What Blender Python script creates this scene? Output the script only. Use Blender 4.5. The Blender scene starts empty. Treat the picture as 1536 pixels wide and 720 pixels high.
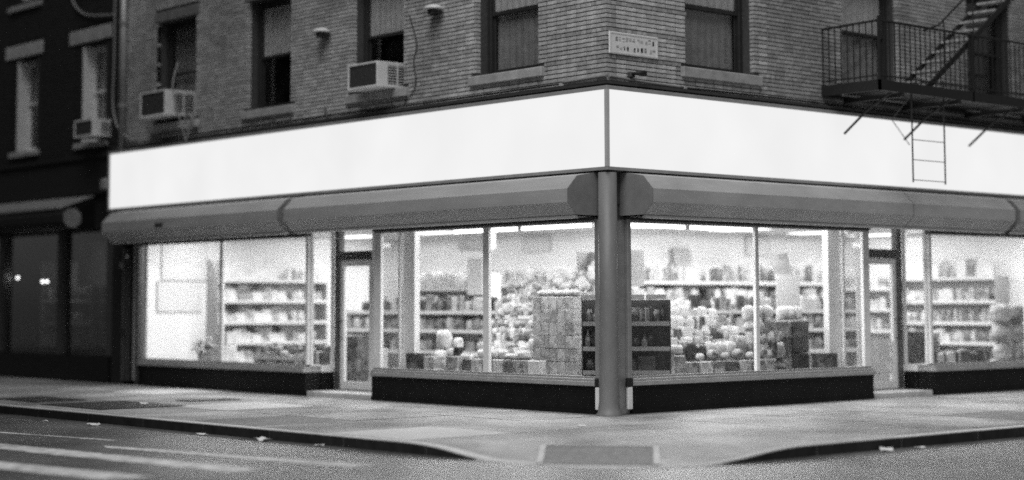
import bpy, bmesh, math, random
from mathutils import Vector, Matrix
rnd = random.Random(7)
scene = bpy.context.scene
COL = scene.collection
# ---------------------------------------------------------------- camera
yaw, pitch, roll = 2.41409299, 0.0834590711, -0.00303938516
fw = Vector((math.cos(yaw)*math.cos(pitch), math.sin(yaw)*math.cos(pitch), math.sin(pitch)))
rt = fw.cross(Vector((0, 0, 1))).normalized(); up = rt.cross(fw)
r2 = rt*math.cos(roll)+up*math.sin(roll); u2 = up*math.cos(roll)-rt*math.sin(roll)
cd = bpy.data.cameras.new('camera'); cam = bpy.data.objects.new('camera', cd); COL.objects.link(cam)
cam.matrix_world = Matrix(((r2.x, u2.x, -fw.x, 18.12), (r2.y, u2.y, -fw.y, -17.991), (r2.z, u2.z, -fw.z, 1.6), (0, 0, 0, 1)))
cd.sensor_fit = 'HORIZONTAL'; cd.sensor_width = 36; cd.lens = 2637.134/1536*36
cd.shift_y = -(360-235.584)/1536
cd.clip_start = 0.1; cd.clip_end = 600
cd.dof.use_dof = True; cd.dof.focus_distance = 25.0; cd.dof.aperture_fstop = 0.31
scene.camera = cam
# ---------------------------------------------------------------- light
world = bpy.data.worlds.new('World'); scene.world = world; world.use_nodes = True
wn = world.node_tree; bg = wn.nodes['Background']
SUN_EL, SUN_AZ = math.radians(55), math.radians(-58)      # low soft dusk light from the front, a little from the left
sky = wn.nodes.new('ShaderNodeTexSky'); sky.sky_type = 'NISHITA'; sky.sun_disc = False
sky.sun_elevation = SUN_EL; sky.sun_rotation = math.radians(148)
bw = wn.nodes.new('ShaderNodeRGBToBW'); wn.links.new(sky.outputs[0], bw.inputs[0]); wn.links.new(bw.outputs[0], bg.inputs[0])
bg.inputs[1].default_value = 0.045
sd = bpy.data.lights.new('sun', 'SUN'); sun = bpy.data.objects.new('sun', sd); COL.objects.link(sun)
sd.energy = 2.1; sd.angle = math.radians(40); sd.color = (1, 1, 1)
to_sun = Vector((math.cos(SUN_AZ)*math.cos(SUN_EL), math.sin(SUN_AZ)*math.cos(SUN_EL), math.sin(SUN_EL)))
sun.rotation_euler = to_sun.to_track_quat('Z', 'Y').to_euler(); sun.location = (8, -12, 14)
scene.view_settings.view_transform = 'Standard'; scene.view_settings.look = 'None'
scene.cycles.use_denoising = False; scene.cycles.sample_clamp_indirect = 1.2; scene.cycles.sample_clamp_direct = 4; scene.cycles.use_adaptive_sampling = False
scene.cycles.max_bounces = 8; scene.cycles.pixel_filter_type = 'GAUSSIAN'; scene.cycles.filter_width = 1.9
scene.view_settings.exposure = 0; scene.view_settings.gamma = 1
SIGN_E = .87; TUBE_W = 56.0; DEEP_W = 122.0

# ---------------------------------------------------------------- materials
def mat(name, v, rough=.7, metal=0, var=0, scale=3, bump=0, bscale=60, spec=.5, obj=0, isl=0, vscale=(1, 1, 1), emit=0, stain=0, cells=0, cscale=9, emitvar=0):
    m = bpy.data.materials.new(name); m.use_nodes = True; nt = m.node_tree; N = nt.nodes; Lk = nt.links
    b = N['Principled BSDF']; b.inputs['Roughness'].default_value = rough; b.inputs['Metallic'].default_value = metal
    b.inputs['Specular IOR Level'].default_value = spec
    b.inputs['Base Color'].default_value = (v, v, v, 1)
    tc = N.new('ShaderNodeTexCoord')
    def math_(op, a, c):
        n = N.new('ShaderNodeMath'); n.operation = op
        for i, q in enumerate((a, c)):
            if isinstance(q, (int, float)): n.inputs[i].default_value = q
            else: Lk.new(q, n.inputs[i])
        return n.outputs[0]
    val = None
    def addv(src, amt):
        nonlocal val
        t = math_('MULTIPLY', math_('SUBTRACT', src, .5), 2*amt)
        t = math_('ADD', t, 1.0)
        val = t if val is None else math_('MULTIPLY', val, t)
    if var:
        mp = N.new('ShaderNodeMapping'); Lk.new(tc.outputs['Object'], mp.inputs[0]); mp.inputs['Scale'].default_value = vscale
        n = N.new('ShaderNodeTexNoise'); n.inputs['Scale'].default_value = scale; n.inputs['Detail'].default_value = 6; n.inputs['Roughness'].default_value = .62
        Lk.new(mp.outputs[0], n.inputs['Vector'])
        mr = N.new('ShaderNodeMapRange'); mr.inputs[1].default_value = .3; mr.inputs[2].default_value = .7; Lk.new(n.outputs[0], mr.inputs[0])
        addv(mr.outputs[0], var)
    if stain:
        n = N.new('ShaderNodeTexNoise'); n.inputs['Scale'].default_value = .55; n.inputs['Detail'].default_value = 5; n.inputs['Distortion'].default_value = .6
        g = N.new('ShaderNodeNewGeometry'); Lk.new(g.outputs['Position'], n.inputs['Vector'])
        mr = N.new('ShaderNodeMapRange'); mr.inputs[1].default_value = .35; mr.inputs[2].default_value = .65; Lk.new(n.outputs[0], mr.inputs[0])
        addv(mr.outputs[0], stain)
    if obj:
        o = N.new('ShaderNodeObjectInfo'); addv(o.outputs['Random'], obj)
    if isl:
        g = N.new('ShaderNodeNewGeometry'); addv(g.outputs['Random Per Island'], isl)
    if cells:
        vo = N.new('ShaderNodeTexVoronoi'); vo.inputs['Scale'].default_value = cscale; vo.distance = 'CHEBYCHEV'
        mp2 = N.new('ShaderNodeMapping'); oi = N.new('ShaderNodeObjectInfo'); Lk.new(tc.outputs['Object'], mp2.inputs[0]); mp2.inputs['Scale'].default_value = (1, 1, 1.4)
        Lk.new(oi.outputs['Random'], mp2.inputs['Location']); Lk.new(mp2.outputs[0], vo.inputs['Vector'])
        sp = N.new('ShaderNodeSeparateColor'); Lk.new(vo.outputs['Color'], sp.inputs[0]); addv(sp.outputs[0], cells)
    if val is not None:
        c = math_('MULTIPLY', val, v)
        cc = N.new('ShaderNodeCombineColor')
        for i in range(3): Lk.new(c, cc.inputs[i])
        Lk.new(cc.outputs[0], b.inputs['Base Color'])
    if bump:
        n = N.new('ShaderNodeTexNoise'); n.inputs['Scale'].default_value = bscale; n.inputs['Detail'].default_value = 5
        Lk.new(tc.outputs['Object'], n.inputs['Vector'])
        bp = N.new('ShaderNodeBump'); bp.inputs['Strength'].default_value = bump; bp.inputs['Distance'].default_value = .01
        Lk.new(n.outputs[0], bp.inputs['Height']); Lk.new(bp.outputs[0], b.inputs['Normal'])
    if emitvar:
        n = N.new('ShaderNodeTexNoise'); n.inputs['Scale'].default_value = .7; n.inputs['Detail'].default_value = 2; Lk.new(tc.outputs['Object'], n.inputs['Vector'])
        mr = N.new('ShaderNodeMapRange'); mr.inputs[1].default_value = .3; mr.inputs[2].default_value = .7; mr.inputs[3].default_value = emit*(1-emitvar); mr.inputs[4].default_value = emit*(1+emitvar); Lk.new(n.outputs[0], mr.inputs[0])
        b.inputs['Emission Color'].default_value = (1, 1, 1, 1); Lk.new(mr.outputs[0], b.inputs['Emission Strength'])
    elif emit:
        b.inputs['Emission Color'].default_value = (1, 1, 1, 1); b.inputs['Emission Strength'].default_value = emit
    return m
def glass_mat(name, tint=1.0, rough=0.02, ior=1.5, dirt=.03):
    m = bpy.data.materials.new(name); m.use_nodes = True; nt = m.node_tree; N = nt.nodes; Lk = nt.links
    N.remove(N['Principled BSDF']); out = N['Material Output']
    t = N.new('ShaderNodeBsdfTransparent'); t.inputs[0].default_value = (tint, tint, tint, 1)
    g = N.new('ShaderNodeBsdfGlossy'); g.inputs['Roughness'].default_value = rough; g.inputs[0].default_value = (1, 1, 1, 1)
    d = N.new('ShaderNodeBsdfDiffuse'); d.inputs[0].default_value = (.6, .6, .6, 1)
    lw = N.new('ShaderNodeLayerWeight'); lw.inputs[0].default_value = .5
    pw = N.new('ShaderNodeMath'); pw.operation = 'POWER'; Lk.new(lw.outputs['Facing'], pw.inputs[0]); pw.inputs[1].default_value = 5
    f = N.new('ShaderNodeMapRange'); Lk.new(pw.outputs[0], f.inputs[0]); f.inputs[3].default_value = .045; f.inputs[4].default_value = 1
    mx = N.new('ShaderNodeMixShader'); Lk.new(f.outputs[0], mx.inputs[0]); Lk.new(t.outputs[0], mx.inputs[1]); Lk.new(g.outputs[0], mx.inputs[2])
    n = N.new('ShaderNodeTexNoise'); n.inputs['Scale'].default_value = 1.3; n.inputs['Detail'].default_value = 6
    tc = N.new('ShaderNodeTexCoord'); Lk.new(tc.outputs['Object'], n.inputs['Vector'])
    mr = N.new('ShaderNodeMapRange'); mr.inputs[1].default_value = .4; mr.inputs[2].default_value = .75; mr.inputs[3].default_value = 0; mr.inputs[4].default_value = dirt; Lk.new(n.outputs[0], mr.inputs[0])
    m2 = N.new('ShaderNodeMixShader'); Lk.new(mr.outputs[0], m2.inputs[0]); Lk.new(mx.outputs[0], m2.inputs[1]); Lk.new(d.outputs[0], m2.inputs[2])
    Lk.new(m2.outputs[0], out.inputs['Surface'])
    return m
M = dict(
    brick=mat('brick', .42, .85, var=.3, scale=14, bump=.6, bscale=45, obj=.22, isl=.22, stain=.2),
    mortar=mat('mortar', .06, .95, var=.3, scale=20, bump=.4, stain=.15),
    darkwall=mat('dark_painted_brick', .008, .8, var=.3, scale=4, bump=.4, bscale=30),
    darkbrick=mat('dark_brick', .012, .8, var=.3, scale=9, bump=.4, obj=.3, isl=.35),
    stone=mat('stone', .40, .85, var=.25, scale=5, bump=.4, bscale=40, obj=.12),
    dimstone=mat('dim_stone', .16, .85, var=.25, scale=6, bump=.4, bscale=40),
    darkframe=mat('dark_window_frame', .025, .5, var=.2, scale=8),
    whiteframe=mat('white_painted_wood', .75, .5, var=.12, scale=8),
    alu=mat('aluminium_frame', .85, .4, metal=.0, var=.08, scale=6),
    signframe=mat('sign_frame_metal', .38, .45, metal=.2, var=.15, scale=4),
    steel=mat('grey_metal', .33, .45, metal=.3, var=.15, scale=5, bump=.1),
    steeldark=mat('dark_metal', .07, .5, metal=.3, var=.2, scale=5),
    doorjamb=mat('door_jamb_metal', .13, .45, metal=.3, var=.2, scale=5),
    endcap=mat('housing_end', .20, .5, var=.15, scale=4),
    black=mat('black_tile', .009, .5, spec=.15, var=.3, scale=3, bump=.05, bscale=20),
    sill=mat('metal_sill', .42, .4, metal=.3, var=.12, scale=4),
    column=mat('column_paint', .19, .5, var=.18, scale=5, bump=.2, bscale=25, vscale=(1, 1, .3)),
    housing=mat('painted_shutter_housing', .42, .45, metal=.15, var=.12, scale=2, bump=.05, vscale=(.4, 1, 3), stain=.08),
    housinglip=mat('housing_lip', .65, .4, metal=.2, var=.1, scale=3),
    iron=mat('black_iron', .010, .6, var=.3, scale=12, bump=.3),
    treads=mat('worn_iron_tread', .38, .6, var=.4, scale=10),
    ac=mat('air_conditioner_shell', .72, .5, var=.15, scale=6),
    grille=mat('air_conditioner_grille', .05, .6, var=.2, scale=20),
    blind=mat('window_blind', .85, .9, var=.15, scale=6),
    darkblind=mat('dim_blind', .42, .9, var=.25, scale=5),
    plaque=mat('enamel_plaque', .85, .5, var=.1, scale=12),
    plaqueink=mat('faded_lettering', .5, .6, var=.3, scale=40),
    white=mat('white_plastic', .7, .4, var=.08, scale=8),
    cable=mat('grey_cable', .25, .6),
    concrete=mat('concrete_slab', .28, .6, var=.22, scale=3.5, bump=.25, bscale=35, obj=.16, stain=.45, spec=.5),
    concretelight=mat('fresh_concrete_slab', .6, .7, var=.1, scale=3, bump=.25, bscale=35, stain=.1),
    padconcrete=mat('ramp_concrete', .25, .75, var=.3, scale=12, bump=.6, bscale=22),
    concretedark=mat('worn_dark_concrete', .20, .7, var=.25, scale=6, bump=.5, bscale=25, stain=.15),
    joint=mat('pavement_bed', .12, .9, var=.2, scale=8),
    kerbshade=mat('kerb_face_shade', .02, .6, metal=.0, var=.4, scale=5, spec=.2),  # near-black tone carries the shade of the kerb face
    kerb=mat('kerb_stone', .55, .6, var=.2, scale=4, bump=.3, bscale=30, obj=.15),
    asphalt=mat('asphalt', .12, .36, var=.3, scale=7, bump=.35, bscale=60, stain=.4, spec=.8),
    paint=mat('road_paint', .62, .6, var=.5, scale=6, bump=.3, bscale=80, stain=.15),
    hatch=mat('steel_hatch', .035, .5, metal=.3, var=.3, scale=9, bump=.3),
    paper=mat('litter_paper', .75, .8, var=.1),
    shopwall=mat('shop_wall', .85, .8, var=.03, scale=1.5),
    shopfloor=mat('shop_floor', .5, .5, var=.1, scale=3),
    shopceil=mat('shop_ceiling', .9, .9, var=.02),
    shelf=mat('shelf_metal', .6, .5, var=.05),
    shelfgrey=mat('shelf_grey', .30, .5, var=.1),
    darkrack=mat('dark_rack', .04, .5, var=.2),
    p_white=mat('white_packet', .62, .45, var=.1, scale=9, obj=.1, cells=.16),
    p_light=mat('pale_packet', .38, .45, var=.2, scale=11, obj=.3, cells=.5),
    p_mid=mat('grey_packet', .19, .45, var=.3, scale=12, obj=.4, cells=.75),
    p_dark=mat('dark_packet', .05, .4, var=.3, scale=12, obj=.5, cells=.8),
    carton=mat('cardboard', .40, .8, var=.15, scale=8, obj=.25, cells=.4, cscale=14),
    fruit=mat('fruit_skin', .34, .4, var=.1, scale=6, obj=.75),
    leaf=mat('leaf_green', .10, .5, var=.4, scale=8, obj=.3),
    poster=mat('pale_poster', .66, .7, var=.06, scale=4),
    board=mat('menu_board', .25, .6, var=.3, scale=7),
    pvc=mat('frosted_panel', .5, .4, var=.08, scale=3),
    frost=None,
    core=mat('unlit_room', .05, .9),
    glass=glass_mat('shop_glass', .98),
    wglass=glass_mat('window_glass', .85, .03, dirt=.01),
    tube=mat('fluorescent_tube', .8, .5, emit=5),
    panel=mat('added_light_panel', .8, .5, emit=3),
    sign=mat('sign_face', .04, .5, emit=SIGN_E, emitvar=.03),
    dotlamp=mat('small_lamp', .8, .5, emit=45),
)
fm = bpy.data.materials.new('frosted_sheet'); fm.use_nodes = True; _n = fm.node_tree.nodes; _n.remove(_n['Principled BSDF'])
_a = _n.new('ShaderNodeBsdfDiffuse'); _b = _n.new('ShaderNodeBsdfTranslucent'); _c = _n.new('ShaderNodeMixShader'); _c.inputs[0].default_value = .6
_a.inputs[0].default_value = (.7, .7, .7, 1); _b.inputs[0].default_value = (.6, .6, .6, 1)
fm.node_tree.links.new(_a.outputs[0], _c.inputs[1]); fm.node_tree.links.new(_b.outputs[0], _c.inputs[2]); fm.node_tree.links.new(_c.outputs[0], _n['Material Output'].inputs[0])
M['frost'] = fm
# ---------------------------------------------------------------- helpers
class MB:
    def __init__(s): s.v = []; s.f = []
    def quad(s, pts):
        n = len(s.v); s.v += [tuple(p) for p in pts]; s.f.append(tuple(range(n, n+len(pts)))); return s
    def box(s, x0, x1, y0, y1, z0, z1, M4=None):
        if x0 > x1: x0, x1 = x1, x0
        if y0 > y1: y0, y1 = y1, y0
        n = len(s.v)
        P = [(x, y, z) for z in (z0, z1) for (x, y) in ((x0, y0), (x1, y0), (x1, y1), (x0, y1))]
        if M4 is not None: P = [tuple(M4 @ Vector(p)) for p in P]
        s.v += P
        s.f += [tuple(n+i for i in q) for q in ((0, 3, 2, 1), (4, 5, 6, 7), (0, 1, 5, 4), (1, 2, 6, 5), (2, 3, 7, 6), (3, 0, 4, 7))]
        return s
    def loft(s, rings, cap=True):
        n = len(s.v); k = len(rings[0])
        for r in rings: s.v += [tuple(p) for p in r]
        for i in range(len(rings)-1):
            for j in range(k):
                a = n+i*k+j; b = n+i*k+(j+1) % k
                s.f.append((a, b, b+k, a+k))
        if cap:
            s.f.append(tuple(n+j for j in reversed(range(k)))); s.f.append(tuple(n+(len(rings)-1)*k+j for j in range(k)))
        return s
    def tube(s, pts, r, k=8, cap=True):
        pts = [Vector(p) for p in pts]; rings = []; ref = None
        rr = r if isinstance(r, (list, tuple)) else [r]*len(pts)
        for i, p in enumerate(pts):
            d = (pts[min(i+1, len(pts)-1)]-pts[max(i-1, 0)]).normalized()
            if ref is None: ref = Vector((0, 0, 1)) if abs(d.z) < .9 else Vector((1, 0, 0))
            a = d.cross(ref).normalized(); b = d.cross(a).normalized(); ref = b.cross(d)*-1 if False else ref
            rings.append([p+a*math.cos(t*2*math.pi/k)*rr[i]+b*math.sin(t*2*math.pi/k)*rr[i] for t in range(k)])
        return s.loft(rings, cap)
    def build(s, name, m, parent=None, bev=0, smooth=False, loc=None, seg=1):
        me = bpy.data.meshes.new(name); me.from_pydata(s.v, [], s.f)
        bm = bmesh.new(); bm.from_mesh(me); bmesh.ops.recalc_face_normals(bm, faces=bm.faces)
        if bev: bmesh.ops.bevel(bm, geom=bm.edges[:], offset=bev, segments=seg, affect='EDGES', clamp_overlap=True)
        if smooth:
            for f in bm.faces: f.smooth = len(f.verts) <= 4
        bm.to_mesh(me); bm.free()
        me.materials.append(m if not isinstance(m, str) else M[m])
        o = bpy.data.objects.new(name, me); COL.objects.link(o)
        if parent is not None: o.parent = parent
        if loc: o.location = loc
        return o
def tag(o, label=None, cat=None, group=None, kind=None):
    if label: o['label'] = label
    if cat: o['category'] = cat
    if group: o['group'] = group
    if kind: o['kind'] = kind
    return o
def empty(name, label=None, cat=None, loc=(0, 0, 0), group=None, rz=0):
    o = bpy.data.objects.new(name, None); COL.objects.link(o); o.location = loc; o.rotation_euler.z = rz
    o.empty_display_size = .2
    return tag(o, label, cat, group)
def inst(src, name, loc, rot=(0, 0, 0), scale=(1, 1, 1), m=None, parent=None):
    o = src.copy() if isinstance(src, bpy.types.Object) else bpy.data.objects.new(name, src)
    o.name = name; o.location = loc; o.rotation_euler = rot; o.scale = scale
    for k in list(o.keys()):
        if k in ('label', 'category', 'group', 'kind'): del o[k]
    COL.objects.link(o); o.parent = parent
    return o
# facade frames: s runs along the wall away from the corner, p out of the wall towards the street
class Face:
    def __init__(s, left): s.L = left
    def pt(s, a, p, z): return (-a, -p, z) if s.L else (p, a, z)
    def box(s, mb, s0, s1, p0, p1, z0, z1):
        a = s.pt(s0, p0, z0); b = s.pt(s1, p1, z1)
        return mb.box(a[0], b[0], a[1], b[1], z0, z1)
FL, FR = Face(True), Face(False)

# ================================================================ ground
road = MB().quad([(-150, -150, -.13), (150, -150, -.13), (150, 150, -.13), (-150, 150, -.13)]).build('road', 'asphalt'); tag(road, 'dark asphalt street in front of the corner shop', kind='structure')
KX, KY, RC = 5.35, -5.15, 1.55          # kerb lines (outer edge) and corner radius
def sm(a, b, x):
    t = max(0, min(1, (x-a)/(b-a))); return t*t*(3-2*t)
def gz(x, y):                            # pavement drops to the street at the corner
    q = (x-y)/math.sqrt(2); v = (x+y)/math.sqrt(2)+.2
    return -.122*sm(4.75, 6.1, q)*(1-sm(1.1, 2.5, abs(v)))
def outline(off, n=14):                  # rounded outer corner polyline inset by off, from left street to right street
    c = (KX-RC, KY+RC); r = RC-off
    pts = []
    for i in range(n+1):
        a = -math.pi/2+math.pi/2*i/n
        pts.append((c[0]+r*math.cos(a), c[1]+r*math.sin(a)))
    return pts
def clip(poly, off):
    arc = outline(off)
    planes = [((0, 1), -(KY+off)), ((-1, 0), (KX-off))]
    for i in range(len(arc)-1):
        (x0, y0), (x1, y1) = arc[i], arc[i+1]; n = (-(y1-y0), x1-x0); planes.append((n, -(n[0]*x0+n[1]*y0)))
    for n, d in planes:
        out = []
        for i in range(len(poly)):
            a, b = poly[i], poly[(i+1) % len(poly)]
            da = n[0]*a[0]+n[1]*a[1]+d; db = n[0]*b[0]+n[1]*b[1]+d
            if da >= 0: out.append(a)
            if (da >= 0) != (db >= 0):
                t = da/(da-db); out.append((a[0]+(b[0]-a[0])*t, a[1]+(b[1]-a[1])*t))
        poly = out
        if len(poly) < 3: return []
    return poly
def prism(mb, poly, z0, zf):
    n = len(mb.v); k = len(poly)
    mb.v += [(x, y, z0+zf(x, y)) for x, y in poly]+[(x, y, zf(x, y)) for x, y in poly]
    mb.f.append(tuple(n+k+i for i in range(k)))
    for i in range(k): mb.f.append((n+i, n+(i+1) % k, n+k+(i+1) % k, n+k+i))
    return mb
KW = .16
# bed under the slabs, both streets, running on past the frame
bed = MB()
bed.box(-60, 1.7, KY+.02, .02, -.4, -.014); bed.box(-.02, KX-.02, -1.7, 60, -.4, -.014)
pav = bed.build('pavement', 'joint'); tag(pav, 'concrete pavement around the corner shop', kind='structure')
SL = 1.65; g = .006
xs = [i*SL for i in range(-30, 4)]
for i in range(-18, 4):
    for j in range(-4, 12):
        if i < 0 and j >= 0: continue
        if i >= 1 and j <= -2: continue            # the dropped corner, built below
        x0, x1, y0, y1 = i*SL+g, (i+1)*SL-g, j*SL+g, (j+1)*SL-g
        poly = clip([(x0, y0), (x1, y0), (x1, y1), (x0, y1)], KW+.006)
        if len(poly) < 3: continue
        cx = sum(p[0] for p in poly)/len(poly); cy = sum(p[1] for p in poly)/len(poly)
        dz = rnd.uniform(-.003, .003); mb = MB()
        prism(mb, [(a-cx, b-cy) for a, b in poly], -.05, lambda x, y: dz)
        o = mb.build('paving_slab', 'concretelight' if (i, j) in ((0, -3), (-7, -1), (-4, -2)) else ('concretedark' if (i, j) in ((-2, -3), (2, 2)) else 'concrete'), pav, loc=(cx, cy, 0))
        o.location.z = 0
# corner dropped apron as fine height field
mb = MB(); st = .11; x = 1.65+g
nx = int((KX-1.65)/st)+1
for i in range(nx):
    for j in range(nx):
        x0 = 1.65+g+i*st; y1 = -1.65-g-j*st
        poly = clip([(x0, y1-st), (x0+st, y1-st), (x0+st, y1), (x0, y1)], KW+.006)
        if len(poly) >= 3:
            n = len(mb.v); mb.v += [(a, b, gz(a, b)) for a, b in poly]; mb.f.append(tuple(range(n, n+len(poly))))
o = mb.build('dropped_corner_slab', 'concrete', pav)
bm = bmesh.new(); bm.from_mesh(o.data); bmesh.ops.remove_doubles(bm, verts=bm.verts, dist=.001); bm.to_mesh(o.data); bm.free()
def drape(mb, q, n=10, lift=.006, th=0):
    for i in range(n):
        for j in range(n):
            P = []
            for (a, b) in ((i, j), (i+1, j), (i+1, j+1), (i, j+1)):
                u, v = a/n, b/n
                x = (q[0][0]*(1-u)+q[1][0]*u)*(1-v)+(q[3][0]*(1-u)+q[2][0]*u)*v
                y = (q[0][1]*(1-u)+q[1][1]*u)*(1-v)+(q[3][1]*(1-u)+q[2][1]*u)*v
                P.append((x, y, gz(x, y)+lift))
            mb.quad(P)
    return mb
A, B, C_, D = (3.12, -4.12), (4.03, -3.3), (4.95, -4.25), (4.0, -5.0)
drape(MB(), (A, B, C_, D)).build('ramp_pad', 'padconcrete', pav)
def strip(a, b, w):
    d = Vector((b[0]-a[0], b[1]-a[1])).normalized()*w; n = (-d.y, d.x)
    return (a, b, (b[0]+n[0], b[1]+n[1]), (a[0]+n[0], a[1]+n[1]))
for a, b in ((A, D), (C_, B), (B, A)):
    drape(MB(), strip(a, b, -.07 if (a, b) != (B, A) else .035), 8, .014).build('ramp_edging', 'concretelight', pav)
# kerb stones
def kerbstone(pin, pout):
    mb = MB(); n = len(pin)
    for i in range(n-1):
        q = [pout[i], pout[i+1], pin[i+1], pin[i]]
        k = len(mb.v)
        for (a, b) in q: mb.v.append((a, b, gz(a, b)+.002))
        for (a, b) in q: mb.v.append((a, b, -.5))
        mb.f.append((k, k+1, k+2, k+3))
        mb.f.append((k+4, k+5, k+1, k))
        if i == 0: mb.f.append((k+4, k, k+3, k+7))
        if i == n-2: mb.f.append((k+5, k+6, k+2, k+1))
    return mb
def kerbobj(pin, pout):
    kerbstone(pin, pout).build('kerb_stone', 'kerb', pav)
    mb = MB()                            # dark sheet that paints the shade on the riser
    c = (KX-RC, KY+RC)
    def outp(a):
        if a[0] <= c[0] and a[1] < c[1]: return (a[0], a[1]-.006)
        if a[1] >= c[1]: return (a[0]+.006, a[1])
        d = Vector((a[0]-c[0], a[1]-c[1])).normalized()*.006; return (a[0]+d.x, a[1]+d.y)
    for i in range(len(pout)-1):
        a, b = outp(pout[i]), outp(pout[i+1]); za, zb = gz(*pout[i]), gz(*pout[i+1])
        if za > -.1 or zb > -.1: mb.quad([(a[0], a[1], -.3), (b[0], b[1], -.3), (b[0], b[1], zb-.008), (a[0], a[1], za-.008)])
    if mb.f: mb.build('kerb_riser_shade', 'kerbshade', pav)
x = KX-RC; k = 0
while x > -27:
    x1 = x-1.6; m_ = 9
    ou = [(x1+.006+(x-x1-.006)*t/m_, KY) for t in range(m_+1)]; inn = [(a, KY+KW) for a, b in ou]
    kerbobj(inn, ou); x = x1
y = KY+RC
while y < 20:
    y1 = y+1.6; m_ = 9
    ou = [(KX, y+(y1-y-.006)*t/m_) for t in range(m_+1)]; inn = [(KX-KW, b) for a, b in ou]
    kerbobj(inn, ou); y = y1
ao, ai = outline(0), outline(KW)
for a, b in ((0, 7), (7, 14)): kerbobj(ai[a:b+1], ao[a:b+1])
# crosswalk bars (slightly irregular worn edges)
def bar(p0, p1, p2, p3, label, z=-.126):
    mb = MB(); n = 40; tops = []; bots = []
    for i in range(n+1):
        t = i/n; w = rnd.uniform(-.02, .02); w2 = rnd.uniform(-.02, .02)
        tops.append((p0[0]+(p1[0]-p0[0])*t, p0[1]+(p1[1]-p0[1])*t+w)); bots.append((p3[0]+(p2[0]-p3[0])*t, p3[1]+(p2[1]-p3[1])*t+w2))
    for i in range(n): mb.quad([(*bots[i], z), (*bots[i+1], z), (*tops[i+1], z), (*tops[i], z)])
    return mb.build('crosswalk_bar', 'paint', road)
bar((-7, -8.35), (2.46, -7.47), (2.45, -7.93), (-7, -8.8), '')
bar((-7, -10.0), (2.33, -8.75), (2.18, -9.28), (-7, -10.5), '')
bar((-1.6, -7.18), (2.86, -6.30), (2.86, -6.72), (-1.3, -7.3), '')
bar((-9, -7.75), (-2.3, -6.62), (-2.3, -6.72), (-9, -7.85), '')
bar((7.4, 1.0), (7.55, 4.5), (7.42, 4.5), (7.3, 1.0), '')
# cellar hatches and lighter spots in the left pavement
def hatch(x0, x1, y0, y1, label):
    h = empty('cellar_hatch', label, 'hatch', ((x0+x1)/2, (y0+y1)/2, 0)); a, b = (x1-x0)/2, (y1-y0)/2
    MB().box(-a, a, -b, b, -.01, .008).build('hatch_frame', 'steeldark', h)
    for s in (-1, 1):
        mb = MB().box(.02 if s > 0 else -a+.03, a-.03 if s > 0 else -.02, -b+.03, b-.03, .008, .016)
        mb.build('hatch_leaf', 'hatch', h, bev=.003)
hatch(-10.6, -9.0, -4.4, -3.45, 'black steel cellar hatch in the pavement farthest left, near the kerb')
hatch(-8.35, -6.35, -4.65, -3.15, 'wide black steel cellar hatch with a scrap of white paper on it')
hatch(-7.85, -7.35, -2.45, -1.45, 'small dark steel hatch in the pavement in front of the left shop door')
# ================================================================ corner building
bld = empty('corner_brick_building', 'corner brick building over a brightly lit grocery shop with wide display windows', 'building')
CH = .0667; BZ = 4.86; TOP = 8.9
# upper windows: (face, s0, s1, z0, z1)
WL = [(1.47, 2.93), (4.79, 6.22), (8.09, 9.52), (11.32, 12.81)]
WR = [(1.72, 3.30), (5.56, 7.12), (9.20, 10.70), (12.9, 14.4)]
WZ0, WZ1 = 5.20, 7.26
def wallpanel(face, name, s_end, wins, z0, z1, p0, p1, m, par):
    wins = [(a-.004, b+.004) for a, b in wins]
    mb = MB(); ss = sorted({0.02 if face.L else .013, s_end} | {a for w in wins for a in w})
    zs = sorted({z0, z1} | ({WZ0, WZ1} if wins else set()))
    # full-height piers, and panels under and over the openings
    for a, b in zip(ss[:-1], ss[1:]):
        if (a, b) in wins:
            face.box(mb, a, b, p0, p1, z0, WZ0); face.box(mb, a, b, p0, p1, WZ1, z1)
        else: face.box(mb, a, b, p0, p1, z0, z1)
    return mb.build(name, m, par)
wL = wallpanel(FL, 'wall', 14.1, WL, BZ-.1, TOP, -.34, -.017, 'mortar', bld)
wR = wallpanel(FR, 'wall', 16.0, WR, BZ-.1, TOP, -.34, -.017, 'mortar', bld)
tag(wL, 'long left street face of laid brick'); tag(wR, 'right street face of brighter laid brick')
BL, BD = .203, .10
bmesh_proto = MB().box(0, BL, 0, .09, 0, CH-.014)
def brickmesh():
    o = bmesh_proto.build('brick', 'brick', bev=.004); me = o.data; bpy.data.objects.remove(o); return me
BM = [brickmesh() for _ in range(1)]
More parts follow.
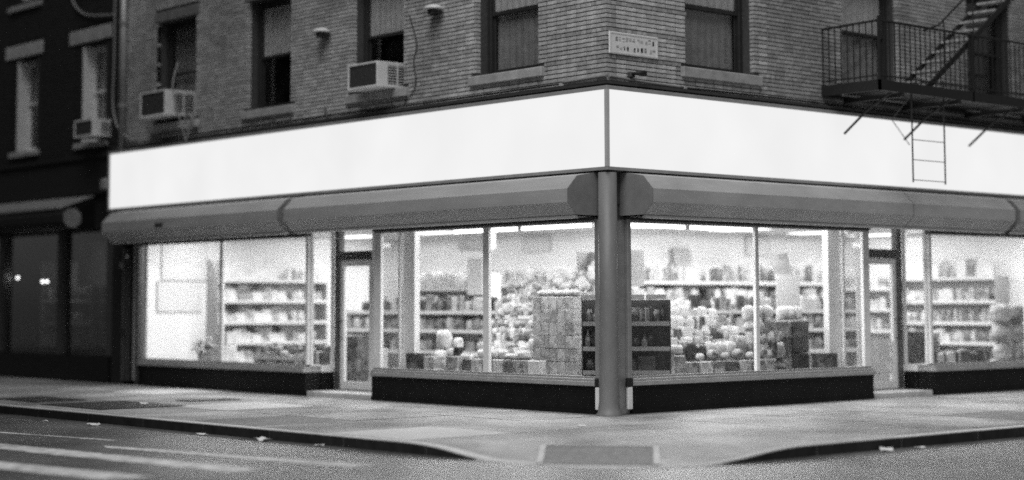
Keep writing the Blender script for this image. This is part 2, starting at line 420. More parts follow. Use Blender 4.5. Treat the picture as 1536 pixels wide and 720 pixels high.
for face, wins, s_end, wall, nobj in ((FL, WL, 14.1, wL, 150), (FR, WR, 16.0, wR, 150)):
    cand = []; stuff = MB()
    nc = int((TOP-BZ)/CH)
    for c in range(nc):
        z = BZ+c*CH; own = (c % 2 == 0) == face.L
        s = 0.0 if own else .104
        first = True
        header = (c % 6 == 5)
        while s < s_end:
            L = (.098 if header else BL)
            if first and not own and not header: L = .098
            a, b = s, min(s+L, s_end); s = b+.011; 
            parts = [(a, b)]
            zc0, zc1 = z, z+CH-.014
            for (w0, w1) in wins:
                if zc1 > WZ0-.13 and zc0 < WZ1+.0:
                    e0, e1 = (w0, w1) if zc0 > WZ0-.001 else (w0-.13, w1+.13)
                    nw = []
                    for (u, v) in parts:
                        if v <= e0 or u >= e1: nw.append((u, v))
                        else:
                            if u < e0: nw.append((u, e0))
                            if v > e1: nw.append((e1, v))
                    parts = nw
                elif zc1 > WZ1 and zc0 < WZ1+.21:
                    e0, e1 = w0-.1, w1+.1
                    nw = []
                    for (u, v) in parts:
                        if v <= e0 or u >= e1: nw.append((u, v))
                        else:
                            if u < e0: nw.append((u, e0))
                            if v > e1: nw.append((e1, v))
                    parts = nw
            pp = []
            for (u, v) in parts:
                for (w0, w1) in wins:
                    if zc1 > WZ0-.13 and zc0 < WZ1+.21:
                        e0, e1 = (w0, w1) if WZ0-.001 < zc0 < WZ1-.05 else ((w0-.13, w1+.13) if zc0 < WZ0 else (w0-.1, w1+.1))
                        if 0 < u-e1 < .04: u = e1
                        if 0 < e0-v < .04: v = e0
                pp.append((u, v))
            for (u, v) in pp:
                if v-u < .012: continue
                dp = rnd.uniform(-.003, .004)
                if first and own: dp = 0.0
                if v-u > BL-.002 and not (first):
                    cand.append((u, z, dp))
                else:
                    face.box(stuff, u, v, -BD+.001 if first else -.09, dp, zc0+rnd.uniform(0, .002), zc1-rnd.uniform(0, .002))
            first = False
    vis = [q for q in cand if q[1] < 6.05+q[0]*.10]
    vis.sort(key=lambda q: q[0]); chosen = set(vis[:nobj])
    for q in cand:
        u, z, dp = q
        if q in chosen:
            if face.L: o = inst(BM[0], 'brick', (-u-BL, -dp, z))
            else: o = inst(BM[0], 'brick', (dp, u, z), (0, 0, math.pi/2))
            o.parent = wall
        else:
            face.box(stuff, u, u+BL, -.09, dp, z+rnd.uniform(0, .002), z+CH-.014-rnd.uniform(0, .002))
    o = stuff.build('brick_field', 'brick', wall); tag(o, kind='stuff')
# windows
def upper_window(face, s0, s1, par, stylei, blind='blind', railz=6.2, lbl=None):
    z0, z1 = WZ0, WZ1; e = .004
    w = empty('window'); w.parent = par
    fr = MB(); P0, P1 = -.335, -.235; T = .085
    for (a, b, c, d) in ((s0+e, s0+T, z0+e, z1-e), (s1-T, s1-e, z0+e, z1-e)): face.box(fr, a, b, P0, P1, c, d)
    face.box(fr, s0+T, s1-T, P0, P1, z1-T, z1-e); face.box(fr, s0+T, s1-T, P0, P1, z0+e, z0+.06)
    m = stylei; fo = fr.build('frame', m, w, bev=.006)
    a, b = s0+T, s1-T; t = .045
    for nm, q0, q1, zz0, zz1 in (('upper_sash', -.285, -.255, railz-.02, z1-T), ('lower_sash', -.325, -.295, z0+.06, railz+.03)):
        mb = MB()
        face.box(mb, a, a+t, q0, q1, zz0, zz1); face.box(mb, b-t, b, q0, q1, zz0, zz1)
        face.box(mb, a+t, b-t, q0, q1, zz0, zz0+.05); face.box(mb, a+t, b-t, q0, q1, zz1-.05, zz1)
        mb.build(nm, m, w, bev=.004)
        mb = MB(); face.box(mb, a+t, b-t, q0+.010, q0+.016, zz0+.05, zz1-.05); mb.build('pane', 'wglass', w)
    if blind:
        for bb in blind:
            mm, c0, c1 = bb; mb = MB(); n = 28
            for i in range(n):
                u0 = a+.02+(b-a-.04)*i/n; u1 = a+.02+(b-a-.04)*(i+1)/n
                pb = -.305 if c0 >= railz-.01 else -.37; o0 = pb+.008*math.sin(i*1.9); o1 = pb+.008*math.sin((i+1)*1.9)
                mb.quad([face.pt(u0, o0, c0), face.pt(u1, o1, c0), face.pt(u1, o1, c1), face.pt(u0, o0, c1)])
            mb.build('curtain' if c0 < railz else 'blind', mm, w)
    return w
for i, (a, b) in enumerate(WL):
    bl = {0: [('blind', 6.25, 7.2), ('darkblind', 5.25, 6.2)], 1: [('blind', 6.2, 7.2)], 2: [('blind', 6.2, 7.2)], 3: [('darkblind', 5.75, 7.2)]}[i]
    w = upper_window(FL, a, b, bld, 'darkframe', bl)
    mb = MB(); FL.box(mb, a-.13, b+.13, -.2, .07, WZ0-.155, WZ0-.004); mb.build('sill', 'stone', w, bev=.012)
    if i == 3 or True:
        mb = MB(); FL.box(mb, a-.1, b+.1, -.2, .012, WZ1+.004, WZ1+.205); mb.build('lintel', 'dimstone', w, bev=.008)
for i, (a, b) in enumerate(WR):
    bl = {0: [('blind', 6.26, 7.2), ('darkblind', 5.25, 6.2)], 1: [('blind', 6.2, 7.2), ('darkblind', 5.25, 6.2)], 2: None, 3: None}[i]
    w = upper_window(FR, a, b, bld, 'darkframe', bl)
    mb = MB(); FR.box(mb, a-.13, b+.13, -.2, .07, WZ0-.165, WZ0-.004); mb.build('sill', 'stone', w, bev=.012)
    mb = MB(); FR.box(mb, a-.1, b+.1, -.2, .012, WZ1+.004, WZ1+.205); mb.build('lintel', 'dimstone', w, bev=.008)
# floor over the shop, dark rooms upstairs, roof
mb = MB(); mb.box(-14.05, -.36, .36, 6.8, 3.2, 3.45).box(-6.8, -.36, 6.8, 15.9, 3.2, 3.45); mb.build('upper_floor', 'core', bld)
mb = MB(); mb.box(-14.05, -2.4, 2.4, 2.5, 3.46, TOP-.01).box(-2.5, -2.4, 2.51, 15.9, 3.46, TOP-.01); mb.build('room_wall', 'core', bld)
mb = MB(); mb.box(-14.1, -.02, .02, 2.6, TOP, TOP+.15).box(-2.6, -.02, 2.6, 16, TOP, TOP+.15); mb.build('roof', 'core', bld)
# band of wall behind sign and housings (z 2.82..4.76)
mb = MB()
FL.box(mb, 0, 14.1, -.34, -.02, 3.05, BZ-.1); FR.box(mb, .342, 16, -.34, -.02, 3.05, BZ-.1)
for a, b in ((0, 5.66), (7.59, 14.1)): FL.box(mb, a, b, -.16, -.02, 2.83, 3.05)
for a, b in ((.162, 6.27), (7.97, 16)): FR.box(mb, a, b, -.16, -.02, 2.83, 3.05)
mb.build('fascia_wall', 'steeldark', bld)
# ledge over the sign
mb = MB(); FL.box(mb, -.11, 14.3, -.02, .11, 4.795, 4.835)
FR.box(mb, .021, 15.9, -.02, .11, 4.796, 4.836); mb.build('ledge_flashing', 'steeldark', bld)
# ---------------- shopfront
def bulk(face, s0, s1, par):
    mb = MB(); face.box(mb, s0, s1, -.34, -.012, -.05, .405); face.box(mb, s0, s1, -.34, .004, -.05, .06)
    mb.build('bulkhead', 'black', par)
    n = 4
    mb = MB(); face.box(mb, s0+.004, s1, -.34, .035, .408, .475); face.box(mb, s0+.004, s1, -.34, .012, .475, .515); mb.build('sill', 'sill', par, bev=.006)
def pane(face, s0, s1, par, z0=.52, z1=2.825):
    mb = MB(); face.box(mb, s0, s1, -.085, -.077, z0, z1); return mb.build('pane', 'glass', par)
def post(mb, face, s0, s1, z0=.517, z1=2.83, p0=-.11, p1=-.05): face.box(mb, s0, s1, p0, p1, z0, z1)
def shopwin(face, segs, label, s_first, s_last):
    w = empty('shop_window'); w.parent = bld; w['label'] = label
    bulk(face, s_first, s_last, w)
    for (a, b) in segs['posts']:
        mb = MB(); post(mb, face, a, b); mb.build('mullion', 'alu', w, bev=.004)
    mb = MB(); face.box(mb, s_first, s_last, -.115, -.045, .517, .545); face.box(mb, s_first, s_last, -.115, -.045, 2.80, 2.829); mb.build('frame_rail', 'steel', w)
    for (a, b) in segs['panes']: pane(face, a, b, w, .545, 2.80)
    return w
w1 = shopwin(FL, dict(posts=[(.26, .30), (2.70, 2.84), (5.47, 5.66)], panes=[(.30, 2.70), (2.84, 5.47)]), 'wide two-pane display window left of the corner column', .26, 5.66)
w2 = shopwin(FL, dict(posts=[(7.59, 7.66), (10.38, 10.48), (13.16, 13.26)], panes=[(7.66, 10.38), (10.48, 13.16)]), 'farthest left display window with magazines and posters behind it', 7.59, 13.38)
w3 = shopwin(FR, dict(posts=[(.46, .50), (3.32, 3.40), (6.08, 6.25)], panes=[(.50, 3.32), (3.40, 6.08)]), 'wide two-pane display window right of the corner column', .46, 6.25)
w4 = shopwin(FR, dict(posts=[(7.97, 8.04), (11.0, 11.1), (13.6, 13.7)], panes=[(8.04, 11.0), (11.1, 13.6)]), 'farthest right display window, cut by the picture edge', 7.97, 13.9)
mb = MB(); FL.box(mb, 13.38, 13.46, -.34, .03, 0, 3.0); mb.build('corner_post', 'steeldark', w2)
mb = MB(); FR.box(mb, 13.9, 16, -.34, -.02, 0, 3.05); mb.build('end_pier', 'black', bld)
# recessed doorways
def doorway(face, n0, n1, label):      # n0 = side nearer the corner, n1 = far side; door hangs on the far side
    D = empty('doorway'); D.parent = bld; D['label'] = label
    dp = -.62
    # step, recess ceiling
    mb = MB(); face.box(mb, n0+.01, n1-.01, -1.0, -.02, -.05, .09); mb.build('step', 'kerb', D, bev=.01)
    mb = MB(); face.box(mb, n0, n1, -.8, -.16, 3.0, 3.045); mb.build('recess_ceiling', 'white', D)
    def flank(s, sg):                 # glazed side of the recess, sg = +1: lies on the s+ side
        a, b = (s, s+sg*.05)
        mb = MB(); face.box(mb, a, b+sg*.0, dp, -.342, -.05, .405); mb.build('flank_bulkhead', 'black', D)
        mb = MB(); face.box(mb, a, b, dp, -.345, .408, .53); face.box(mb, a, b, -.342, -.12, .517, .54)
        face.box(mb, a, b, dp, -.118, 2.93, 3.0); face.box(mb, a, b, -.172, -.118, .541, 2.93); face.box(mb, a, b, dp, dp+.05, .531, 2.93)
        mb.build('flank_frame', 'alu', D, bev=.003)
        mb = MB(); face.box(mb, a+sg*.02, a+sg*.027, dp+.05, -.172, .54, 2.93); mb.build('flank_pane', 'glass', D)
    flank(n1+.0, 1); flank(n0-.0, -1)
    mb = MB(); face.box(mb, n0-.36, n0-.03, dp-.14, dp-.02, .1, 2.98); mb.build('inner_post', 'alu', D, bev=.006)
    # door
    d0, d1 = n1-1.10, n1-.14; fp0, fp1 = dp-.09, dp-.02
    mb = MB(); face.box(mb, d1, n1-.002, fp0-.03, fp1+.02, .09, 3.0); mb.build('door_jamb', 'doorjamb', D, bev=.004)
    mb = MB(); face.box(mb, d0-.09, d0, fp0-.03, fp1+.02, .09, 3.0); mb.build('door_jamb', 'alu', D, bev=.004)
    mb = MB(); face.box(mb, d0, d1, fp0-.03, fp1+.04, 2.385, 2.54); mb.build('transom_bar', 'steeldark', D, bev=.004)
    mb = MB(); face.box(mb, d0, d1, fp0+.03, fp0+.038, 2.54, 3.0); mb.build('transom_pane', 'glass', D)
    mb = MB(); face.box(mb, n0+.02, d0-.09, fp0+.03, fp0+.038, .3, 3.0); mb.build('sidelight', 'glass', D)
    mb = MB(); face.box(mb, n0+.02, d0-.09, fp0, fp1, .09, .3); mb.build('sidelight_base', 'black', D)
    mb = MB(); g_ = .008
    a, b = d0+g_, d1-g_
    face.box(mb, a, a+.10, fp0, fp1, .11, 2.38); face.box(mb, b-.10, b, fp0, fp1, .11, 2.38)
    face.box(mb, a+.1, b-.1, fp0, fp1, 2.28, 2.38); face.box(mb, a+.1, b-.1, fp0, fp1, .11, .25)
    mb.build('door_frame', 'alu', D, bev=.004)
    mb = MB(); face.box(mb, a+.1, b-.1, fp0+.03, fp0+.038, .25, 2.28); mb.build('door_pane', 'glass', D)
    hz = 1.15
    hx = b-.05
    p0 = [face.pt(hx, fp1, hz-.16), face.pt(hx, fp1+.06, hz-.16), face.pt(hx, fp1+.06, hz+.16), face.pt(hx, fp1, hz+.16)]
    MB().tube(p0, .012).build('door_handle', 'steeldark', D, smooth=True)
    mb = MB(); face.box(mb, d0, d1, fp0, fp1+.05, .09, .105); mb.build('threshold', 'steel', D)
    return (a, b, fp0)
dl = doorway(FL, 5.66, 7.57, 'recessed glass door left of the main window')
dr = doorway(FR, 6.25, 7.95, 'recessed glass door on the right street')
# corner column with its dark jambs
mb = MB()
for ang in (0,):
    prof = [(.0, -.05), (.19, -.05), (.19, .02), (.165, .05), (.155, .12), (.145, .2), (.14, 1.5), (.135, 3.5), (0, 3.5)]
    rings = [[(r*math.cos(t*2*math.pi/28), r*math.sin(t*2*math.pi/28), z) for t in range(28)] for r, z in prof[1:-1]]
mb.loft(rings); mb.build('column', 'column', bld, smooth=True, loc=(.02, -.02, 0))
for face, a, b in ((FL, .15, .262), (FR, .16, .462)):
    mb = MB(); face.box(mb, a, b, -.16, -.03, .0, 2.95); mb.build('corner_jamb', 'steel', bld, bev=.005)
    mb = MB(); face.box(mb, b-.09, b-.01, -.03, .03, .52, 2.84); mb.build('shutter_guide', 'steel', bld, bev=.006)
    mb = MB(); face.box(mb, b-.13, b-.01, .0, .05, .40, .518); mb.build('guide_shoe', 'iron', bld, bev=.006)
    mb = MB(); face.box(mb, b-.115, b-.02, .0, .05, .07, .395); mb.build('guide_foot', 'alu', bld, bev=.01)

# ================================================================ sign
sg = empty('lightbox_sign', 'long blank white illuminated sign wrapping round the corner above the shop', 'sign')
mbf = MB(); Z0, Z1, D_ = 3.53, 4.76, .15
def fr(face, s0, s1):
    mb = MB(); face.box(mb, s0, s1, -.015, D_, Z1-.055, Z1); face.box(mb, s0, s1, -.015, D_, Z0, Z0+.05)
    face.box(mb, max(s0, .016), s1, -.015, .02, Z0+.05, Z1-.055); return mb
m1 = fr(FL, -.15, 14.47); FL.box(m1, 14.41, 14.47, .02, D_, Z0+.05, Z1-.055); m1.build('sign_frame', 'signframe', sg, bev=.004)
m2 = fr(FR, .016, 15.6); m2.build('sign_frame', 'signframe', sg, bev=.004)
mb = MB(); mb.box(.100, .153, -.153, -.100, Z0+.05, Z1-.055); mb.build('corner_trim', 'housinglip', sg)
mb = MB(); FL.box(mb, -.113, 14.41, .02, D_-.022, Z0+.05, Z1-.055); mb.build('illuminated_panel', 'sign', sg)
mb = MB(); FR.box(mb, -.1125, 15.6, .021, D_-.0215, Z0+.05, Z1-.055); mb.build('illuminated_panel', 'sign', sg)

# ================================================================ roller housings
PR = [(-.015, 3.505), (.13, 3.505), (.46, 3.45), (.65, 3.255), (.65, 3.06), (.48, 2.885), (-.015, 2.885)]
def housing(face, s0, s1, label):
    h = empty('shutter_housing', label, 'shutter box')
    rings = [[face.pt(s, p, z) for p, z in PR] for s in (s0, s1)]
    o = MB().loft(rings, cap=False).build('housing_cover', 'housing', h)
    for s, d in ((s0, -.012), (s1, .012)):
        a = [face.pt(s, p*1.0+(.006 if p > 0 else 0), z) for p, z in PR]; b = [face.pt(s+d, p+(.006 if p > 0 else 0), z) for p, z in PR]
        MB().loft([a, b]).build('end_cap', 'endcap', h)
    mb = MB(); face.box(mb, s0+.05, s1-.05, .38, .47, 2.835, 2.88); mb.build('bottom_bar', 'housinglip', h, bev=.008)
    mb = MB(); face.box(mb, s0+.05, s1-.05, .0, .40, 2.865, 2.884); mb.build('underside_slot', 'black', h)
    L = s1-s0
    for s in ((6.55,) if (not face.L and s0 < 1) else ()):
        a = [face.pt(s-.006, p+(.0035 if p > 0 else 0), z) for p, z in PR[1:6]]; b = [face.pt(s+.006, p+(.0035 if p > 0 else 0), z) for p, z in PR[1:6]]
        MB().loft([a, b], cap=False).build('cover_seam', 'steeldark', h)
    return h
housing(FL, .16, 7.33, 'grey shutter housing over the main window left of the column')
housing(FL, 7.52, 13.75, 'darker grey shutter housing over the far left window')
housing(FR, .27, 9.60, 'grey shutter housing over the window and door right of the column')
housing(FR, 9.76, 15.4, 'grey shutter housing cut by the right edge of the picture')
# brand plate left blank on far-left housing
o = MB(); FL.box(o, 11.4, 11.7,   .6505, .656, 3.09, 3.17); tag(o.build('name_plate', 'steeldark'), 'tiny dark plate on the front of the far left shutter housing', 'plate')

# ================================================================ air conditioners
def ac_unit(face, s0, s1, p0, p1, z0, z1, label, vert=False):
    a = empty('air_conditioner', label, 'air conditioner', face.pt((s0+s1)/2, 0, z0)); off = Vector(a.location)
    def bx(name, m, *q, bev=0):
        mb = MB(); face.box(mb, *q); mb.v = [tuple(Vector(v)-off) for v in mb.v]; return mb.build(name, m, a, bev=bev)
    t = .035
    bx('casing', 'ac', s0+t, s1-t, p0, p1-.03, z0+t, z1-t)
    mb = MB()
    for q in ((s0, s0+t, p0, p1, z0, z1), (s1-t, s1, p0, p1, z0, z1), (s0+t, s1-t, p0, p1, z0, z0+t), (s0+t, s1-t, p0, p1, z1-t, z1)): face.box(mb, *q)
    mb.v = [tuple(Vector(v)-off) for v in mb.v]; mb.build('shell', 'ac', a, bev=.008)
    bx('rear_grille', 'grille', s0+t+.01, s1-t-.01, p1-.03, p1-.022, z0+t+.01, z1-t-.01)
    n = 16
    mb = MB()
    for i in range(n):
        s = s0+t+.02+(s1-s0-2*t-.04)*i/(n-1); face.box(mb, s-.004, s+.004, p1-.022, p1-.012, z0+t, z1-t)
    mb.v = [tuple(Vector(v)-off) for v in mb.v]; tag(mb.build('grille_bars', 'grille', a), kind='stuff')
    # louvres on the side towards the corner
    sd0 = s0-.004
    for (q0, q1) in ((p1-.22-.18, p1-.24+.02), (p0+.06, p1-.44)) if not vert else ((p0+.08, p1-.2),):
        if q1-q0 < .05: continue
        bx('side_louvre', 'grille', sd0, s0+.001, q0, q1, z0+.06, z1-.06)
        mb = MB(); k = 7
        for i in range(k):
            z = z0+.08+(z1-z0-.16)*i/(k-1); face.box(mb, sd0-.006, sd0+.001, q0, q1, z-.006, z+.006)
        mb.v = [tuple(Vector(v)-off) for v in mb.v]; mb.build('louvre_slats', 'ac', a)
    return a
ac_unit(FL, 11.72, 12.68, -.25, .45, 5.29, 5.79, 'large boxy air conditioner with a pale shell, in the window nearest the drainpipe')
ac_unit(FL, 4.93, 5.76, -.25, .45, 5.20, 5.63, 'dented pale air conditioner in the middle window, between the two small dome lamps')
ac_unit(FL, 14.66, 15.46, -.25, .42, 5.10, 5.46, 'small air conditioner in the window of the dark left building', vert=True)
# dome lamps
def dome(face, s, z, label):
    d = empty('wall_lamp', label, 'lamp', face.pt(s, 0, z)); off = Vector(d.location)
    rings = []
    for i in range(7):
        t = i/6*math.pi/2; r = .15*math.cos(t)+.002; h = .14*math.sin(t)
        rings.append([Vector(face.pt(s+r*math.cos(k*2*math.pi/16)*1.2, .13+r*math.sin(k*2*math.pi/16), z+h*.6))-off for k in range(16)])
    MB().loft(rings).build('lamp_hood', 'white', d, smooth=True)
    mb = MB(); face.box(mb, s-.07, s+.07, 0.006, .12, z-.08, z+.02); mb.v = [tuple(Vector(v)-off) for v in mb.v]; mb.build('wall_bracket', 'steeldark', d, bev=.01)
    mb = MB(); c = Vector(face.pt(s, .13, z-.02))-off; MB().tube([c+Vector((0, 0, .02)), c-Vector((0, 0, .06))], .09, 12).build('lens', 'darkframe', d)
dome(FL, 6.98, 6.37, 'small white dome lamp on the brick left of the middle window')
dome(FL, 3.86, 6.38, 'small white dome lamp on the brick at the top edge, right of the middle window')
# plaque with two faded lines (unreadable)
pq = empty('street_plaque', 'small pale rectangular plaque with two faded unreadable lines on the brick corner', 'sign', (0.0, .55, 5.42))
MB().box(.008, .03, -.52, .52, -.165, .165).build('plate', 'plaque', pq, bev=.008)
mb = MB()
for (q0, q1, w0, w1) in ((-.505, .505, .135, .155), (-.505, .505, -.155, -.135), (-.505, -.485, -.135, .135), (.485, .505, -.135, .135)): mb.box(.0302, .036, q0, q1, w0, w1)
mb.build('raised_border', 'white', pq)
r3 = random.Random(3); mb = MB()
def glyph(y, z):
    for _ in range(3):
        if r3.random() < .5: mb.box(.0302, .0312, y+r3.uniform(0, .04), y+r3.uniform(.045, .06), z+r3.uniform(0, .02), z+r3.uniform(.06, .085))
        else:
            zz = z+r3.uniform(0, .07); mb.box(.0303, .0313, y, y+.055, zz, zz+.014)
for y0 in (-.40, -.33, -.25, -.18, -.11, -.04, .06, .13, .23, .30, .37): glyph(y0, .02)
for y0 in (-.38, -.31, -.24, -.17, -.03, .04, .13, .20, .33, .39): glyph(y0, -.11)
mb.build('faded_lettering', 'plaqueink', pq)['kind'] = 'stuff'
# security camera
sc_ = empty('security_camera', 'small dark camera on the brick just above the sign, right of the corner', 'camera', (.0, .47, 4.97))
MB().box(.0, .08, -.05, .05, -.04, .04).build('mount', 'steeldark', sc_, bev=.01)
MB().tube([(.08, 0, 0), (.14, 0, .02), (.16, .06, .02), (.17, .16, .02)], [.02, .02, .045, .045], 12).build('camera_body', 'iron', sc_, smooth=True)
# cables and drainpipe
def cable(name, face, pts, r, label, m='cable', cat='cable'):
    P = [Vector(face.pt(*q)) for q in pts]
    # Catmull-Rom
    out = []
    for i in range(len(P)-1):
        a, b, c, d = P[max(i-1, 0)], P[i], P[i+1], P[min(i+2, len(P)-1)]
        for t in range(6):
            t /= 6; out.append(.5*((2*b)+(-a+c)*t+(2*a-5*b+4*c-d)*t*t+(-a+3*b-3*c+d)*t**3))
    out.append(P[-1]); o = MB().tube(out, r, 8).build(name, m, smooth=True); return tag(o, label, cat)
cable('wall_cable', FL, [(16.5, .05, 8.5), (16.2, .05, 8.05), (15.68, .05, 7.79), (14.9, .05, 7.68), (14.42, .05, 7.64)], .022, 'thick pale cable looping across the top of the dark building')
cable('wall_cable', FL, [(14.42, .07, 8.6), (14.42, .07, 7.6), (14.44, .06, 6.5), (14.46, .06, 5.75), (14.17, .08, 5.22), (13.6, .05, 4.95), (12.9, .04, 4.91)], .024, 'pale cable running down beside the drainpipe and curving right above the sign')
cable('hanging_cable', FL, [(11.5, .30, 6.3), (11.35, .5, 5.8), (11.2, .47, 5.3), (11.16, .3, 4.72)], .016, 'thin pale cord hanging in front of the large air conditioner')
cable('cable_coil', FL, [(11.25, .3, 5.15), (11.1, .3, 5.28), (10.95, .3, 5.2), (10.95, .3, 5.02), (11.1, .3, 4.95), (11.22, .3, 5.05), (11.12, .3, 5.22), (10.98, .3, 5.14), (11.15, .3, 4.8)], .018, 'small coil of cord under the large air conditioner')
cable('wall_cable', FL, [(4.62, .02, 6.4), (4.42, .02, 5.9), (4.5, .02, 5.6), (4.44, .02, 5.3), (4.52, .02, 5.1), (4.75, .02, 4.93)], .008, 'thin dark cable down the brick right of the middle air conditioner', 'iron')
cable('conduit', FL, [(.9, .03, 4.905), (.3, .03, 4.915), (-.02, .03, 4.92)], .022, 'short pale conduit on the left face, at the brick corner above the sign')
cable('conduit', FR, [(.02, .03, 4.92), (.3, .03, 4.905), (.62, .03, 4.89), (1.6, .03, 4.872)], .022, 'pale conduit on the right face, under the small camera')
cable('conduit', FL, [(12.5, .03, 4.885), (8.0, .03, 4.89), (4.0, .03, 4.885), (1.0, .03, 4.89)], .014, 'long dark conduit running along the brick over the left sign', 'iron')
cable('cable_stub', FL, [(6.9, .03, 4.86), (6.88, .1, 4.95), (6.8, .13, 5.06)], .02, 'short stub of cable sticking up from the sign below the left dome lamp')
cable('conduit', FR, [(1.7, .03, 4.872), (4.0, .03, 4.88), (9.0, .03, 4.875), (15, .03, 4.88)], .014, 'long dark conduit running along the brick over the right sign', 'iron')
dp_ = empty('drainpipe', 'straight grey drainpipe where the brick meets the dark building', 'pipe', FL.pt(14.03, .08, 4.76))
MB().tube([(0, 0, 0), (0, 0, 4.1)], .075, 14).build('pipe', 'steel', dp_, smooth=True)
for z in (.9, 2.6): MB().tube([(0, 0, z), (0, 0, z+.07)], .09, 14).build('pipe_collar', 'steel', dp_)
# floodlight bracket at the left end of the sign
f = empty('sign_bracket', 'small pale bracket beside the left end of the sign', 'bracket', FL.pt(14.6, .1, 4.1))
MB().box(-.12, .12, -.1, .05, -.12, .12).build('bracket_plate', 'steel', f, bev=.03)

# ================================================================ fire escape
fe = empty('fire_escape', 'black iron fire escape balcony with stairs and a drop ladder on the right face', 'fire escape', (0, 5.0, 4.97))
off = Vector((0, 5.0, 4.97))
def fx(name, boxes, m='iron', par=fe, kind=None, bev=0):
    mb = MB()
    for q in boxes: mb.box(q[0]-off.x, q[1]-off.x, q[2]-off.y, q[3]-off.y, q[4]-off.z, q[5]-off.z)
    o = mb.build(name, m, par, bev=bev)
    return o
def ft(name, pts, r, m='iron', k=6):
    return MB().tube([Vector(p)-off for p in pts], r, k).build(name, m, fe)
YE = 13.2; PX = 1.18
# platform: edge beams and slats
fx('edge_beam', [(0, PX, 4.98, 5.03, 5.0, 5.17)]); fx('edge_beam', [(PX-.05, PX, 5.03, YE, 5.0, 5.17)]); fx('edge_beam', [(0, .05, 5.03, YE, 5.0, 5.17)]); fx('edge_beam', [(0, PX, YE, YE+.05, 5.0, 5.17)])
slat = None
y = 5.09
fl = 5.06
while y < YE-.05:
    if slat is None: slat = fx('platform_slat', [(.052, PX-.052, y-.028, y+.028, fl, fl+.02)])
    else:
        o = inst(slat, 'platform_slat', (0, y-5.09, 0), parent=fe)
    y += .085
for yy in (5.6, 7.2, 9.1, 11.0, 12.8): fx('cross_beam', [(0, PX, yy-.03, yy+.03, 4.93, 5.0)])
# railing
ft('top_rail', [(.02, 5.0, 6.11), (PX-.02, 5.0, 6.13), (PX-.02, 9.5, 6.15), (PX-.02, YE, 6.13), (.02, YE, 6.11)], .022)
ft('lower_rail', [(.02, 5.0, 5.24), (PX-.02, 5.0, 5.24), (PX-.02, YE, 5.24), (.02, YE, 5.24)], .014)
bal = MB().tube([(0, 0, 0), (0, 0, .93)], .011, 5).build('baluster', 'iron', fe)
first = True
pos = [(.03+i*.125, 5.0) for i in range(10)]+[(PX-.02, 5.0+.14*i) for i in range(1, int((YE-5)/.14))]+[(.03+i*.125, YE) for i in range(9)]
for (px, py) in pos:
    if first: bal.location = (px-off.x, py-off.y, 5.18-off.z); first = False
    else: inst(bal, 'baluster', (px-off.x, py-off.y, 5.18-off.z), parent=fe)
for (px, py) in ((PX-.02, 5.0), (PX-.02, 7.6), (PX-.02, 10.2)): fx('corner_stanchion', [(px-.02, px+.02, py-.02, py+.02, 5.0, 6.2)])
# struts down to the wall below the platform, passing in front of the sign
for yy in (5.35, 7.0, 8.93, 11.0):
    ft('strut', [(.17, yy, 4.39), (.62, yy+.02, 4.74), (PX-.1, yy+.05, 5.0)], .02)
ft('strut', [(PX-.1, 5.95, 5.0), (.25, 6.55, 4.70), (.17, 7.15, 4.31)], .008)
# stairs going up to the right
def stair_pt(x, t): return (x, 6.45+2.9*t*1.0, 5.18+2.05*t)
SX0, SX1 = .50, 1.08
for x in (SX0, SX1):
    mb = MB(); a = Vector(stair_pt(x, -.02)); b = Vector(stair_pt(x, 1.62)); d = (b-a)
    for q in (a, b): pass
    w = .015; h = .055
    P = []
    for q in (a, b): P.append([Vector((q.x-w, q.y, q.z-h))-off, Vector((q.x+w, q.y, q.z-h))-off, Vector((q.x+w, q.y, q.z+h))-off, Vector((q.x-w, q.y, q.z+h))-off])
    MB().loft(P).build('stair_stringer', 'iron', fe)
tr = None
for i in range(17):
    t = (i+.6)/10.3; x, y, z = stair_pt(0, t)
    if tr is None: tr = MB().box(SX0+.02, SX1-.02, -.11, .11, -.018, .018).build('stair_tread', 'treads', fe); tr.location = (0, y-off.y, z-off.z)
    else: inst(tr, 'stair_tread', (0, y-off.y, z-off.z), parent=fe)
ft('handrail', [(SX1+.02, 6.3, 6.1), Vector(stair_pt(SX1+.02, .1))+Vector((0, 0, .85)), Vector(stair_pt(SX1+.02, 1.6))+Vector((0, 0, .85))], .018)
for t in (.15, .45, .75, 1.05, 1.35):
    a = Vector(stair_pt(SX1+.02, t)); ft('handrail_post', [a, a+Vector((0, 0, .85))], .012)
# drop ladder
lx = 1.12
for yy in (5.90, 6.80): ft('ladder_stile', [(lx, yy, 3.56), (lx, yy, 5.30)], .013)
for i in range(6): ft('ladder_rung', [(lx, 5.90, 3.60+.33*i), (lx, 6.80, 3.60+.33*i)], .007, 'iron')

# ================================================================ dark building on the left
lb = empty('dark_brick_building', 'dark painted brick building at the left edge with pale lintels and a closed shop', 'building')
LBW = [(14.83, 15.93), (17.93, 19.0), (21.0, 22.1)]
def seg(s0, s1, z0, z1, p0, p1, wins, wz0, wz1):
    mb = MB(); ss = sorted({s0, s1} | {a for w in wins for a in w})
    for a, b in zip(ss[:-1], ss[1:]):
        if (a, b) in wins:
            FL.box(mb, a, b, p0, p1, z0, wz0); FL.box(mb, a, b, p0, p1, wz1, z1)
        else: FL.box(mb, a, b, p0, p1, z0, z1)
    return mb
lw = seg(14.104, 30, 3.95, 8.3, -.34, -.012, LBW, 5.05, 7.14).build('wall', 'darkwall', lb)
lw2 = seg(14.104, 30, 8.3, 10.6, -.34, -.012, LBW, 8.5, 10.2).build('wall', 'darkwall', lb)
cand = []; stuff = MB(); nbr = 0; brp = None
c = 0; z = 4.72
